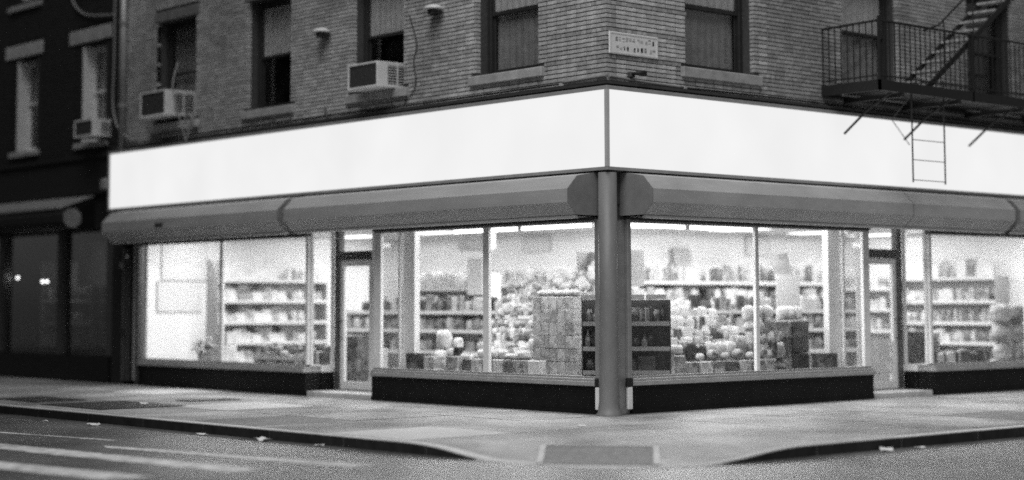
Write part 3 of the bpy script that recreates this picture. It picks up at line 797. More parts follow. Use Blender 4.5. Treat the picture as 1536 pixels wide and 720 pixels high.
while z < 9.3:
    s = 14.106+(0 if c % 2 else .1); 
    while s < 22:
        a, b = s, s+BL; s = b+.011; ok = True
        for (w0, w1) in LBW:
            if b > w0-.12 and a < w1+.12 and ((z > 4.88 and z < 7.55) or z > 8.25): ok = False
        if b > 14.106 and ok: cand.append((a, z))
    z += CH; c += 1
cand.sort(key=lambda q: q[0]+abs(q[1]-6.2)*.4)
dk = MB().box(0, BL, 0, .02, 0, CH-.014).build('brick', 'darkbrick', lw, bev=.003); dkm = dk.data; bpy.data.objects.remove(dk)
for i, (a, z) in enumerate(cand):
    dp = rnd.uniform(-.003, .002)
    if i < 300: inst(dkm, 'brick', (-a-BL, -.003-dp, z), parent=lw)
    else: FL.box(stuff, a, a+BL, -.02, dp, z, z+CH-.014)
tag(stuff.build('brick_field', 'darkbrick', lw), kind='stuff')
for i, (a, b) in enumerate(LBW):
    sw, (WZ0, WZ1) = None, (5.05, 7.14)
    w = upper_window(FL, a, b, lb, 'whiteframe', [('darkblind', 6.1, 7.1)] if i != 0 else [('darkblind', 5.4, 7.1)], railz=6.15)
    mb = MB(); FL.box(mb, a+.001, a+.10, -.232, -.02, 5.055, 7.13); mb.build('inner_casing', 'darkframe', w)
    mb = MB(); FL.box(mb, b-.05, b-.001, -.232, -.015, 5.055, 7.13); mb.build('side_casing', 'whiteframe', w)
    mb = MB(); FL.box(mb, a-.08, b+.25, -.2, .06, 4.93, 5.045); mb.build('sill', 'stone', w, bev=.01)
    mb = MB(); FL.box(mb, a-.16, b+.55, -.2, .03, 7.2, 7.49); mb.build('lintel', 'stone', w, bev=.01)
    mb = MB(); FL.box(mb, a-.08, b+.45, -.2, .06, 8.29, 8.4); mb.build('sill', 'stone', w, bev=.01)
    mb = MB(); FL.box(mb, a+.2, a+.3, -.3, -.1, 8.5, 10.2); FL.box(mb, b-.1, b-.002, -.3, -.1, 8.5, 10.2); mb.build('upper_frame', 'whiteframe', w)
WZ0, WZ1 = 5.20, 7.26
mb = MB(); mb.box(-30, -14.11, 1.4, 1.5, 0, 10.6).box(-30, -14.11, .35, 1.4, 3.6, 3.8); mb.build('room_wall', 'core', lb)
mb = MB(); FL.box(mb, 14.104, 30, -.34, .05, 3.93, 4.68); FL.box(mb, 14.104, 30, -.3, .10, 4.68, 4.76); mb.build('fascia', 'darkwall', lb, bev=.01)
mb = MB(); FL.box(mb, 14.104, 30, -.34, -.02, 3.2, 3.93); mb.build('shop_header', 'darkwall', lb)
mb = MB(); FL.box(mb, 14.62, 30, -.34, -.02, -.05, .55); mb.build('shop_bulkhead', 'black', lb)
for s in (14.50, 16.66, 19.5, 22.5):
    mb = MB(); FL.box(mb, s, s+.24, -.2, .0, .55, 3.2); mb.build('shop_post', 'steeldark', lb, bev=.01)
for a, b in ((14.74, 16.66), (16.90, 19.5), (19.74, 22.5)):
    mb = MB(); FL.box(mb, a, b, -.12, -.112, .55, 3.2); mb.build('shop_pane', 'wglass', lb)
# pier and gate post between the shops
mb = MB(); FL.box(mb, 13.97, 14.50, -.34, .0, -.05, 3.2); mb.build('pier', 'darkwall', lb, bev=.01)
o = MB(); FL.box(o, 13.47, 13.52, 0, .06, .1, 2.84); tag(o.build('gate_rail', 'steel', bev=.008), 'thin vertical metal gate rail at the left end of the shopfront', 'rail')
gp = empty('folded_gate', 'folded grey metal gate in the gap between the two shops', 'gate', FL.pt(13.8, .02, 0))
for i in range(5):
    MB().box(-.13+i*.055, -.10+i*.055, -.05-.02*(i % 2), .02, .08, 2.75).build('gate_bar', 'steel' if i in (0,) else 'steeldark', gp, bev=.006)
MB().box(-.03, .05, -.14, -.07, 1.0, 1.14).build('padlock', 'iron', gp, bev=.01)
MB().box(-.16, -.04, -.12, -.07, 2.35, 2.48).build('hinge', 'column', gp, bev=.015)
MB().box(.05, .13, -.1, -.07, 2.55, 2.63).build('hinge', 'alu', gp, bev=.015)
# sloped awning with a roller below
aw = empty('shop_awning', 'dark awning with a pale top edge and rolled front over the closed shop', 'awning')
mb = MB(); mb.loft([[FL.pt(s, 0, 3.92), FL.pt(s, .82, 3.64), FL.pt(s, .82, 3.60), FL.pt(s, 0, 3.88)] for s in (15.3, 24)]); mb.build('awning_cover', 'steel', aw)
mb = MB(); mb.loft([[FL.pt(s, 0, 3.878), FL.pt(s, .80, 3.60), FL.pt(s, .80, 3.25), FL.pt(s, 0, 3.2)] for s in (15.31, 23.9)]); mb.build('awning_side', 'black', aw)
def octp(s, c, z, r): return [FL.pt(s, c+r*math.cos(a), z+r*math.sin(a)) for a in [math.pi/8+i*math.pi/4 for i in range(8)]]
MB().loft([octp(s, .66, 3.40, .20) for s in (15.0, 24)]).build('awning_roll', 'darkwall', aw)
MB().loft([octp(s, .66, 3.40, .21) for s in (14.98, 15.02)]).build('roll_end_cap', 'dimstone', aw)
# ================================================================ unseen block added across the left street to shade its left end
ob = empty('added_shade_block', 'added dark brick block across the street, out of view, shading the left side', 'building', (-20, -15.5, 0))
MB().box(-22, 20, -14, -.001, -.13, 33).build('wall', 'darkwall', ob)
MB().box(-22.2, 20.2, -14.2, .25, 33.001, 33.5).build('cornice', 'dimstone', ob, bev=.03)
ow = MB().box(-.6, .6, 0, .05, 0, 1.9).build('window', 'darkframe', ob); ow.location = (-20, 0, 4.5)
for fl_i in range(10):
    for k in range(13):
        if fl_i or k: inst(ow, 'window', (-20+k*3.1, 0, 4.5+fl_i*2.7), parent=ob)
MB().box(-21, 19, 0, .3, 3.2, 3.7).build('shop_band', 'dimstone', ob, bev=.02)
# ================================================================ shop interior (an L round a solid core)
def room(name, m, boxes, label):
    mb = MB()
    for q in boxes: mb.box(*q)
    return tag(mb.build(name, m), label, kind='structure')
room('shop_floor', 'shopfloor', [(-13.36, -.35, .35, 6.5, -.04, .085), (-6.4, -.35, 6.5, 13.6, -.041, .084)], 'pale floor of the shop')
room('shop_ceiling', 'shopceil', [(-13.36, -.2, .16, 6.5, 3.06, 3.18), (-6.4, -.2, 6.5, 13.6, 3.061, 3.179)], 'white ceiling of the shop')
room('shop_wall', 'shopwall', [(-13.6, -13.36, .17, 6.6, 0, 3.2)], 'white side wall at the left end of the shop')
room('shop_wall', 'shopwall', [(-13.36, -6.4, 6.5, 6.7, 0, 3.2), (-6.6, -6.4, 6.7, 13.6, 0, 3.2)], 'white back walls of the shop')
room('shop_wall', 'shopwall', [(-6.4, -.2, 13.6, 13.8, 0, 3.2)], 'white side wall at the right end of the shop')
# window ledges (display decks) just behind the glass
for q in ((-5.4, -.36, .345, .95, .086, .50), (-13.3, -7.66, .345, .95, .086, .50)): room('display_deck', 'pvc', [q], 'low display deck behind the glass')
for q in ((-.95, -.345, .951, 6.0, .087, .50), (-.95, -.345, 8.1, 13.5, .087, .50)): room('display_deck', 'pvc', [q], 'low display deck behind the glass')
# fluorescent fittings, and added ceiling panels that brighten the shop
def arealight(f, loc, rot, sx, sy, W):
    ld = bpy.data.lights.new('shop_area_light', 'AREA'); ld.shape = 'RECTANGLE'; ld.size = sx; ld.size_y = sy; ld.energy = W; ld.color = (1, 1, 1)
    lo = bpy.data.objects.new('shop_area_light', ld); COL.objects.link(lo); lo.parent = f; lo.location = loc; lo.rotation_euler = rot
def fitting(x, y, along_x, L=1.62, label=''):
    f = empty('fluorescent_light', label, 'light', (x, y, 2.80), rz=0 if along_x else math.pi/2)
    MB().box(-L/2-.02, L/2+.02, -.06, .06, .03, .12).build('fitting_body', 'white', f, bev=.01)
    MB().box(-.02, .02, -.01, .01, .12, .26).build('hanger', 'white', f)
    for dy in (-.035, .035): MB().tube([(-L/2, dy, 0), (L/2, dy, 0)], .024, 10).build('tube', 'tube', f, smooth=True)
    arealight(f, (0, 0, -.03), (0, 0, 0), L, .11, TUBE_W)
    arealight(f, (0, .075, 0), (math.pi/2, 0, 0), L, .07, TUBE_W*.4)      # the inward half of the tubes' light
    for dx in (-L/2-.012, L/2+.012): MB().box(dx-.012, dx+.012, -.06, .06, -.03, .03).build('tube_holder', 'white', f)
    return f
def added_panel_light(x, y, label, W):  # added lamp, barely visible from the street, brightens the shop inside
    f = empty('added_ceiling_light', label, 'light', (x, y, 3.05))
    MB().box(-.62, .62, -.32, .32, -.012, .008).build('panel_frame', 'white', f)
    MB().box(-.58, .58, -.28, .28, -.018, -.0125).build('diffuser', 'panel', f)
    arealight(f, (0, 0, -.025), (0, 0, 0), 1.16, .56, W)
for k, x in enumerate((-1.95, -3.65)): fitting(x, .85, True, label=['fluorescent light inside just left of the corner column', 'fluorescent light behind the middle of the main left window'][k])
for k, y in enumerate((1.70, 3.42)): fitting(-.85, y, False, label=['fluorescent light inside just right of the corner column', 'fluorescent light behind the middle of the main right window'][k])
NL = ['by the left door', 'over the end of the magazine rack', 'over the middle of the far left window', 'over the flowers in the far left window']
for k, x in enumerate((-5.6, -8.4, -10.3, -12.2)): added_panel_light(x, 1.0, 'added flat ceiling light '+NL[k], DEEP_W*.42)
NR = ['by the right door', 'just past the right door', 'over the middle of the far right window', 'at the far right end of the shop']
for k, y in enumerate((5.3, 8.7, 10.6, 12.5)): added_panel_light(-1.0, y, 'added flat ceiling light '+NR[k], DEEP_W*.38)
for k, x in enumerate((-3.2, -6.6, -9.4, -12.0)): added_panel_light(x, 4.4, 'added flat ceiling light deep in the left wing, '+['nearest the corner', 'second from the corner', 'third from the corner', 'farthest left'][k], DEEP_W)
for k, y in enumerate((5.6, 8.2, 10.6, 12.6)): added_panel_light(-4.6, y, 'added flat ceiling light deep in the right wing, '+['nearest the corner', 'second from the corner', 'third from the corner', 'farthest right'][k], DEEP_W)

# ---------------- goods: shared meshes
def mesh_of(o): me = o.data; bpy.data.objects.remove(o); return me
def g_box(w, d, h, m, bev=.008): return mesh_of(MB().box(-w/2, w/2, -d/2, d/2, 0, h).build('goods', m, bev=bev))
def g_bag(w, d, h, m, seed=0):
    r = random.Random(seed); bm = bmesh.new(); bmesh.ops.create_cube(bm, size=1)
    bmesh.ops.subdivide_edges(bm, edges=bm.edges[:], cuts=3, use_grid_fill=True)
    for v in bm.verts:
        x, y, z = v.co*2
        k = (1-.35*abs(x)**3)*(1-.45*abs(z)**4)
        v.co = Vector((x*w/2*(1-.12*abs(z)**2)+r.uniform(-.01, .01), y*d/2*k*(1-.3*x*x)+r.uniform(-.012, .012), (z+1)/2*h*(1-.08*x*x)+r.uniform(-.006, .006)))
    for f in bm.faces: f.smooth = True
    me = bpy.data.meshes.new('goods'); bm.to_mesh(me); bm.free(); me.materials.append(M[m]); return me
def g_lathe(prof, m, k=14):
    rings = [[(r*math.cos(t*2*math.pi/k), r*math.sin(t*2*math.pi/k), z) for t in range(k)] for r, z in prof]
    return mesh_of(MB().loft(rings).build('goods', m, smooth=True))
def g_ball(r, m, sub=2, squash=.92):
    bm = bmesh.new(); bmesh.ops.create_icosphere(bm, subdivisions=sub, radius=r)
    for v in bm.verts: v.co.z = v.co.z*squash-(.12*r if v.co.z > .9*r else 0)+r*squash
    for f in bm.faces: f.smooth = True
    me = bpy.data.meshes.new('goods'); bm.to_mesh(me); bm.free(); me.materials.append(M[m]); return me
G = {}
for m in ('p_white', 'p_light', 'p_mid', 'p_dark'):
    G['box', m] = [g_box(.17, .1, .25, m), g_box(.24, .12, .19, m), g_box(.13, .1, .30, m)]
    G['bag', m] = [g_bag(.22, .12, .26, m, i) for i in range(3)]+[g_bag(.30, .16, .17, m, 9)]
    G['can', m] = [g_lathe([(.035, 0), (.04, .005), (.04, .12), (.034, .128)], m), g_lathe([(.05, 0), (.052, .15), (.04, .165), (.042, .18)], m)]
    G['bottle', m] = [g_lathe([(.04, 0), (.043, .01), (.043, .19), (.016, .25), (.014, .29), (.018, .292), (.018, .31)], m)]
    G['magazine', m] = [g_box(.22, .012, .29, m, .002), g_box(.20, .02, .27, m, .002)]
    G['roll', m] = [g_lathe([(.06, 0), (.07, .02), (.07, .22), (.06, .24)], m)]
G['fruit'] = [g_ball(.062, 'fruit'), g_ball(.075, 'fruit', 2, .85)]
G['melon'] = [g_ball(.11, 'p_light'), g_ball(.10, 'p_mid')]
# a run of goods on a shelf: origin o, direction u (unit), outward normal n
ALT = {'bottle': ['bottle', 'bottle', 'can'], 'box': ['box', 'box', 'bag', 'can', 'bottle'], 'bag': ['bag', 'bag', 'box', 'bag'], 'can': ['can', 'bottle', 'can'], 'roll': ['roll', 'bag', 'roll'], 'magazine': ['magazine'], 'fruit': ['fruit']}
def rowgoods(kind, mats, o, u, n, L, label, name, cat, group, gap=.012, lean=0, scale=1, jit=.02, pmiss=.04, hz=0):
    o = Vector(o); u = Vector(u); n = Vector(n); t = 0; rz = math.atan2(u.y, u.x)
    while True:
        kk = rnd.choice(ALT[kind]); m = rnd.choice(mats); me = rnd.choice(G[kk, m])
        wx = scale*rnd.choice((.62, .8, 1.0, 1.15)) if kind != 'magazine' else scale
        w = (max(v.co.x for v in me.vertices)-min(v.co.x for v in me.vertices))*wx
        hh = max(v.co.z for v in me.vertices); sz = hz*rnd.uniform(.62, 1.0)/hh if hz else scale*rnd.uniform(.9, 1.06)
        if t+w > L: break
        if rnd.random() > pmiss:
            p = o+u*(t+w/2)+n*rnd.uniform(-jit, jit)
            ob = inst(me, name, p, (0, 0, 0), (wx, scale, sz))
            ob.rotation_euler = (lean, 0, rz+rnd.uniform(-.08, .08)) if n.dot(Vector((u.y, -u.x, 0))) > 0 else (lean, 0, rz+math.pi+rnd.uniform(-.08, .08))
            if kind != 'magazine' and name in ('packet', 'box', 'bag', 'can', 'paper_roll'):
                w_ = 'packet' if kk == 'bag' and name in ('packet', 'paper_roll') else kk
                ob.name = w_; lb_ = label.replace('roll or packet', 'packet'); ws = lb_.split(' ')
                for q_, t_ in enumerate(ws):
                    if t_ in ('packet', 'bag', 'box', 'can', 'roll', 'bottle', 'book'): ws[q_] = w_; break
                lb_ = ' '.join(ws)
                tag(ob, lb_, w_, w_+' among: '+group)
            else: tag(ob, label, cat, group)
        t += w+gap
# wall rack: boards with lips, uprights, end panels; returns nothing
def rack(name, label, cat, o, u, n, L, D, zs, H, m='shelf', endp=True, back=True, lipm=None, z0=.085):
    r = empty(name, label, cat, o); o = Vector((0, 0, 0)); u = Vector(u); n = Vector(n)
    def bx(nm, a0, a1, b0, b1, c0, c1, mm):
        P = [o+u*a+n*b for a, b in ((a0, b0), (a1, b0), (a1, b1), (a0, b1))]
        mb = MB(); mb.loft([[(p.x, p.y, c) for p in P] for c in (c0, c1)]); return mb.build(nm, mm, r)
    if back: bx('back_panel', .02, L-.02, 0, .015, z0, H, m)
    for z in zs:
        bx('shelf_board', .021, L-.021, .016, D, z-.022, z, m)
        bx('shelf_lip', .021, L-.021, D, D+.012, z-.035, z+.03, lipm or m)
    if endp:
        for a in (0, L-.02): bx('end_panel', a, a+.02, 0, D+.01, z0, H, 'shelfgrey' if endp == 2 else m)
    return r

X, Y = (1, 0, 0), (0, 1, 0)
# ---- far left window: magazine rack along the side wall, facing the corner
RX = -13.34
rack('magazine_rack', 'tall white magazine rack against the left end wall, five shelves deep', 'shelf rack', (RX, 1.55, 0), Y, X, 2.75, .42, (.42, .81, 1.23, 1.67, 2.10), 2.12, endp=2, lipm='shelf')
mb = MB(); pts = [(.40*math.cos(a)+.0, 1.0*math.sin(a)*.42) for a in [i*math.pi/2/8 for i in range(9)]]
poly = [(0, 0)]+pts
o = mb.loft([[(RX+px, yy, 2.12+pz) for px, pz in poly] for yy in (1.545, 1.565)]).build('rack_crest', 'shelfgrey')
tag(o, 'grey curved topper on the near end of the magazine rack', 'rack topper')
ranks = ['bottom', 'second', 'third', 'fourth', 'top']
for k, z in enumerate((.42, .81, 1.23, 1.67)):
    lab = ranks[k]+' shelf of the magazine rack'
    rowgoods('magazine', ['p_white', 'p_white', 'p_white', 'p_mid', 'p_light'], (RX+.36, 1.62, z), Y, X, 1.75, 'bright magazine leaning on the '+lab, 'magazine', 'magazine', 'magazines on the '+lab, lean=-.35, gap=.0, hz=.30, pmiss=0)
    rowgoods('magazine', ['p_white', 'p_mid', 'p_dark'], (RX+.16, 1.62, z+.04), Y, X, 1.8, 'magazine in the back row of the '+lab, 'magazine', 'magazine', 'back row magazines on the '+lab, lean=-.15, gap=.0, hz=.36)
    rowgoods(['bag', 'roll', 'bag', 'roll'][k], ['p_white', 'p_light'], (RX+.28, 3.45, z), Y, X, .8, 'round pale packet at the right end of the '+lab, 'packet', 'packet', 'packets at the right end of the '+lab, gap=.0, hz=.30, pmiss=0)
rowgoods('bag', ['p_white', 'p_light'], (RX+.25, 3.35, 2.10), Y, X, .95, 'puffy pale bag standing on top of the magazine rack', 'packet', 'packet', 'bags on top of the magazine rack')
def card(name, label, o, u, n, w, h, z, m='poster', lean=0, th=.02, cat='poster', frame=None):
    e = empty(name, label, cat, (o[0], o[1], z)); u = Vector(u); n = Vector(n); L = math.tan(lean)*h
    P0 = [-u*w/2, u*w/2, u*w/2+n*th, -u*w/2+n*th]
    MB().loft([P0, [p+Vector((0, 0, h))-n*L for p in P0]]).build('sheet', m, e)
    if frame:
        mb = MB()
        for a0, a1, c0, c1 in ((-w/2-.012, -w/2, -.012, h+.012), (w/2, w/2+.012, -.012, h+.012), (-w/2, w/2, -.012, 0), (-w/2, w/2, h, h+.012)):
            Q = [u*a0+n*.0, u*a1, u*a1+n*(th+.008), u*a0+n*(th+.008)]; mb.loft([[q+Vector((0, 0, c)) for q in Q] for c in (c0, c1)])
        mb.build('border', frame, e)
    return e
card('poster', 'wide pale board standing on top of the magazine rack', (RX+.2, 2.45), Y, X, 1.45, .44, 2.105, cat='board', m='p_white')
card('wall_poster', 'upper of two pale framed notices on the white wall in the far left window', (RX-.018, 1.02), Y, X, 1.05, .74, 2.12, frame='pvc')
card('wall_poster', 'lower of two pale framed notices on the white wall in the far left window', (RX-.018, .90), Y, X, 1.0, .60, 1.48, frame='pvc')
# flowers and white cartons on the deck at the left
pl = empty('flower_arrangement', 'small arrangement of leaves and pale flowers low in the far left window', 'plant', (-12.0, .66, .5))
MB().loft([[(r*math.cos(t*.5236), r*math.sin(t*.5236), z) for t in range(12)] for r, z in ((.10, 0), (.13, .16), (.12, .16))]).build('pot', 'p_light', pl)
lm = MB(); fmb = MB(); rl = random.Random(5)
for i in range(90):
    a = rl.uniform(0, 6.28); e_ = rl.uniform(.1, 1.4); d = Vector((math.cos(a)*math.cos(e_)*1.5, math.sin(a)*math.cos(e_)*.8, math.sin(e_)))*rl.uniform(.12, .27); c = Vector((0, 0, .14))+d
    s = rl.uniform(.025, .05); q = Vector((rl.uniform(-1, 1), rl.uniform(-1, 1), rl.uniform(-.3, 1))).normalized()*s; w_ = q.orthogonal().normalized()*s*.5
    lm.quad([c-q, c+w_, c+q, c-w_])
lm.build('leaves', 'leaf', pl)['kind'] = 'stuff'
fl_ = g_ball(.035, 'p_white', 1)
for i in range(14):
    a = rl.uniform(0, 6.28); inst(fl_, 'flower', (math.cos(a)*rl.uniform(.05, .32), math.sin(a)*.15, .2+rl.uniform(0, .25)), parent=pl)
for (x, y, z, s, l) in ((-11.25, .66, .5, 1.6, 'lower white carton beside the flowers in the far left window'), (-11.22, .68, .826, 1.25, 'small white carton on top of the bigger one beside the flowers'), (-11.62, .7, .5, 1.1, 'white carton close behind the flowers, left of the stacked pair')):
    o = inst(g_box(.24, .2, .20, 'p_white'), 'carton', (x, y, z), (0, 0, .2), (s, s, s)); tag(o, l, 'carton')
# low stack of parcels in the same window, right part
lb2 = 'low crate of papers in front of the magazine rack'
rack('crate_stand', 'low dark stand with a pale front edge in front of the magazine rack', 'stand', (-10.2, .95, 0), X, (0, -1, 0), 1.9, .3, (.62,), .66, m='darkrack', endp=False, lipm='shelf', z0=.5)
rowgoods('box', ['p_white', 'p_mid', 'p_light'], (-10.15, .8, .63), X, (0, -1, 0), 1.8, 'small box on the low dark stand in the far left window', 'box', 'box', 'boxes on the low dark stand', scale=.8)

# ---- middle-left: wall shelving on the back wall seen through the main left window
rack('wall_shelf', 'white wall shelving on the back wall, filled with paper rolls', 'shelf rack', (-12.7, 6.48, 0), X, (0, -1, 0), 2.7, .4, (.40, .78, 1.12, 1.42, 1.72, 2.02), 2.3)
for k, z in enumerate((.40, .78, 1.12, 1.42, 1.72, 2.02)):
    lab = ['bottom', 'second', 'third', 'fourth', 'fifth', 'top'][k]+' shelf of the white shelving behind the left door'
    rowgoods('roll' if k not in (2, 5) else 'bag', ['p_white', 'p_white', 'p_light'], (-12.6, 6.2, z), X, (0, -1, 0), 2.5, 'pale roll or packet on the '+lab, 'paper_roll', 'packet', 'packets on the '+lab, gap=.0, hz=.28, pmiss=0)
# white fridge with notices, near middle
fr_ = empty('drinks_fridge', 'dark drinks fridge with three white notices on its front', 'fridge', (-8.15, 4.2, .085))
MB().box(-.55, .55, 0, .6, 0, 1.62).build('fridge_body', 'darkrack', fr_, bev=.02)
MB().box(-.5, .5, -.03, -.002, .08, 1.55).build('fridge_door', 'p_dark', fr_, bev=.01)
for x, z in ((.22, 1.15), (.30, .82), (.34, .48)): MB().box(x-.19, x+.19, -.045, -.031, z, z+.27).build('notice', 'p_white', fr_, bev=.02)
card('hanging_sign', 'pale rectangular sign above the dark fridge', (-7.75, 4.1), X, (0, -1, 0), .46, .70, 1.78, m='poster', cat='sign')
lbx = empty('ceiling_lightbox', 'bright white box hanging from the ceiling above the pale sign', 'light box', (-7.6, 4.0, 2.62))
MB().box(-.4, .4, -.15, .15, 0, .36).build('box_shell', 'p_white', lbx, bev=.03); MB().box(-.3, -.27, -.01, .01, .36, .44).build('hanger', 'white', lbx); MB().box(.27, .30, -.01, .01, .36, .44).build('hanger', 'white', lbx)
# bags heaped by the inner post
for i, (x, y, z, s, l) in enumerate(((-5.05, 1.05, .5, 1.5, 'fat white sack at the foot of the inner post of the left door'), (-4.8, .8, .5, 1.3, 'white sack lying right of the fat one by the left door'), (-4.95, 1.0, .82, 1.35, 'white sack piled on top by the left door'), (-4.45, .9, .5, 1.1, 'small white sack at the right end of the heap by the left door'), (-4.7, 1.1, .78, 1.0, 'crumpled white bag high on the heap by the left door'))):
    o = inst(G['bag', 'p_white'][i % 4], 'sack', (x, y, z), (0, 0, rnd.uniform(-.5, .5)), (s, s*1.3, s)); tag(o, l, 'sack')
for (x, y, m, l, s) in ((-5.2, .65, 'p_dark', 'dark crate in front of the white sacks, nearest the left door', 1.5), (-4.25, .7, 'p_mid', 'grey carton with a slanting lid right of the white sacks', 1.3), (-4.75, .62, 'p_light', 'pale carton between the dark crate and the grey carton', 1.25), (-3.9, .72, 'p_dark', 'dark carton just left of the window bar', 1.1)):
    o = inst(G['box', m][1], 'carton', (x, y, .5), (0, 0, rnd.uniform(-.2, .2)), (s, s*1.5, s)); tag(o, l, 'carton')
for i in range(6):
    x = -3.65+.27*i; o = inst(G['box', ['p_light', 'p_mid', 'p_white'][i % 3]][1], 'carton', (x, .68+.02*(i % 2), .5), (0, 0, .05*(i % 3)), (1.05, 1.4, 1.15)); tag(o, 'low carton in the row standing on the deck of the main left window', 'carton', 'cartons along the deck of the main left window')
for i in range(5):
    o = inst(G['bag', 'p_white'][i % 4], 'sack', (-3.6+.25*i, .72, .73), (0, 0, rnd.uniform(-.4, .4)), (1.1, 1.3, .55)); tag(o, 'flat white bag lying on the carton row in the main left window', 'sack', 'white bags on the carton row')
# produce stand with tiers of fruit
ps = empty('fruit_stand', 'stepped stand heaped with round fruit in the main left window', 'fruit stand', (-4.05, 1.75, .085))
for k in range(6): MB().box(-.95, .95, k*.16, k*.16+.16, 0, .62+k*.22).build('step_board', 'shelfgrey', ps)
for k in range(6):
    mb = MB().box(-.97, .97, k*.16-.012, k*.16-.001, .60+k*.22, .66+k*.22); mb.build('step_lip', 'shelf', ps)
for k in range(6):
    for i in range(16):
        for q in range(2):
            if rnd.random() < .08: continue
            me = G['fruit'][(k+q) % 2] if (k*3+i) % 5 and k not in (1, 4) else (G['melon'][0] if k not in (1, 4) else G['bag', ['p_white', 'p_light', 'p_mid'][rnd.randrange(3)]][rnd.randrange(4)])
            tag(inst(me, 'fruit' if k not in (1, 4) else 'packet', (-4.05-.9+i*.12+rnd.uniform(-.02, .02), 1.75+k*.16+.05+rnd.uniform(-.03, .02), .705+k*.22+q*.075), (rnd.random(), rnd.random(), rnd.random()*6) if k not in (1, 4) else (0, 0, rnd.random()*.8), (1, 1, 1) if k not in (1, 4) else (.62, .8, .75)), ('round fruit on the ' if k not in (1, 4) else 'small mixed packet on the ')+['lowest', 'second', 'third', 'fourth', 'fifth', 'top'][k]+' step of the fruit stand', 'fruit' if k not in (1, 4) else 'packet', ('fruit' if k not in (1, 4) else 'packets')+' on step %s of the fruit stand' % ['one', 'two', 'three', 'four', 'five', 'six'][k])
for i in range(7):
    o = inst(G['bag', ['p_white', 'p_light'][i % 2]][i % 4], 'packet', (-4.8+i*.26, 2.85, 2.0-.09*(i % 2)), (0, 0, 0)); tag(o, 'pale packet standing along the top of the fruit stand', 'packet', 'packets on top of the fruit stand')
MB().box(-5.0, -3.1, 2.72, 2.98, .085, 1.9).build('counter_back', 'shelfgrey')
o = COL.objects['counter_back']; o.name = 'back_counter'; tag(o, 'tall grey counter back behind the fruit stand', 'counter')
for i in range(5):
    o = inst(G['bag', 'p_white'][i % 4], 'sack', (-3.35+.2*i, 1.25+.02*i, .62+.10*(i % 3)), (0, 0, rnd.uniform(-.5, .5)), (1.4, 1.6, .9)); tag(o, 'big white bag at the foot of the fruit stand', 'sack', 'white bags at the foot of the fruit stand')
# carton stack beside the dark rack (left of column)
for r_ in range(6):
    for c_ in range(5):
        o = inst(g_box(.18, .26, .195, 'carton', .006) if (r_, c_) == (0, 0) else cartme, 'cardboard_carton', (-2.62+c_*.188, 1.12, .5+r_*.203), (0, 0, rnd.uniform(-.03, .03)))
        cartme = o.data; tag(o, 'small printed carton in the %s layer of the carton wall' % ['lowest', 'second', 'third', 'fourth', 'fifth', 'top'][r_], 'carton', 'cartons in layer %s left of the column' % ['one', 'two', 'three', 'four', 'five', 'six'][r_])
MB().box(-2.75, -1.75, .96, 1.3, .086, .499).build('plinth', 'shelfgrey'); tag(COL.objects['plinth'], 'grey plinth under the wall of cartons', 'plinth')
for i in range(4):
    o = inst(G['bag', 'p_white'][3], 'packet', (-2.55+.22*i, 1.12, 1.72), (0, 0, 0), (.9, 1.2, .6)); tag(o, 'flat white packet lying on the wall of cartons', 'packet', 'packets on the wall of cartons')
# dark board with goods above, left of column
rack('open_cabinet', 'dark-backed open cabinet with pale goods, high up left of the column', 'cabinet', (-4.45, 3.95, 0), X, (0, -1, 0), 1.35, .3, (1.92, ), 2.52, m='board', z0=1.90)
rowgoods('bag', ['p_white', 'p_light', 'p_mid'], (-4.4, 3.78, 1.925), X, (0, -1, 0), 1.25, 'pale bag in the dark-backed open cabinet', 'packet', 'packet', 'bags in the dark-backed cabinet')
rowgoods('bag', ['p_white'], (-4.15, 3.72, 2.18), X, (0, -1, 0), .9, 'white bag stacked higher in the dark-backed open cabinet', 'packet', 'packet', 'upper bags in the dark-backed cabinet', scale=.75)
MB().box(-4.45, -3.1, 3.7, 3.96, .086, 1.86).build('c', 'shelf'); o = COL.objects['c']; o.name = 'cabinet_base'; tag(o, 'pale base cabinet under the dark-backed open cabinet', 'cabinet')
# ---- dark rack behind the column, facing the street corner
dn = Vector((1, -1, 0)).normalized(); du = Vector((1, 1, 0)).normalized()
cx_, cy_ = -1.09, 1.46
oo = Vector((cx_, cy_, 0))-du*.68
rack('dark_rack', 'dark open rack with three shelves of dark packets behind the corner column', 'shelf rack', (oo.x, oo.y, 0), du, dn, 1.36, .38, (.56, .92, 1.30), 1.66, m='darkrack', lipm='shelfgrey')
for k, z in enumerate((.56, .92, 1.30)):
    lab = ['lowest', 'middle', 'upper'][k]+' shelf of the dark rack behind the column'
    b_ = oo+du*.05+dn*.25
    rowgoods(['bag', 'box', 'can'][k], ['p_dark', 'p_dark', 'p_mid'] if k < 2 else ['p_dark', 'p_mid', 'p_light'], (b_.x, b_.y, z), du, dn, 1.26, 'dark packet on the '+lab, 'packet', 'packet', 'packets on the '+lab, gap=.0, scale=1.0, hz=.31, pmiss=0)
o = inst(G['bag', 'p_white'][3], 'packet', (oo+du*.5+dn*.2)[:2]+(1.66,), (0, 0, .8), (1.5, 1.3, .5)) if False else None
for i in range(4):
    q = oo+du*(.15+.33*i)+dn*.2; o = inst(G['box', 'p_white'][1], 'packet', (q.x, q.y, 1.665), (0, 0, math.pi/4), (1.3, 1.2, .42)); tag(o, 'flat white packet on top of the dark rack behind the column', 'packet', 'packets on top of the dark rack')
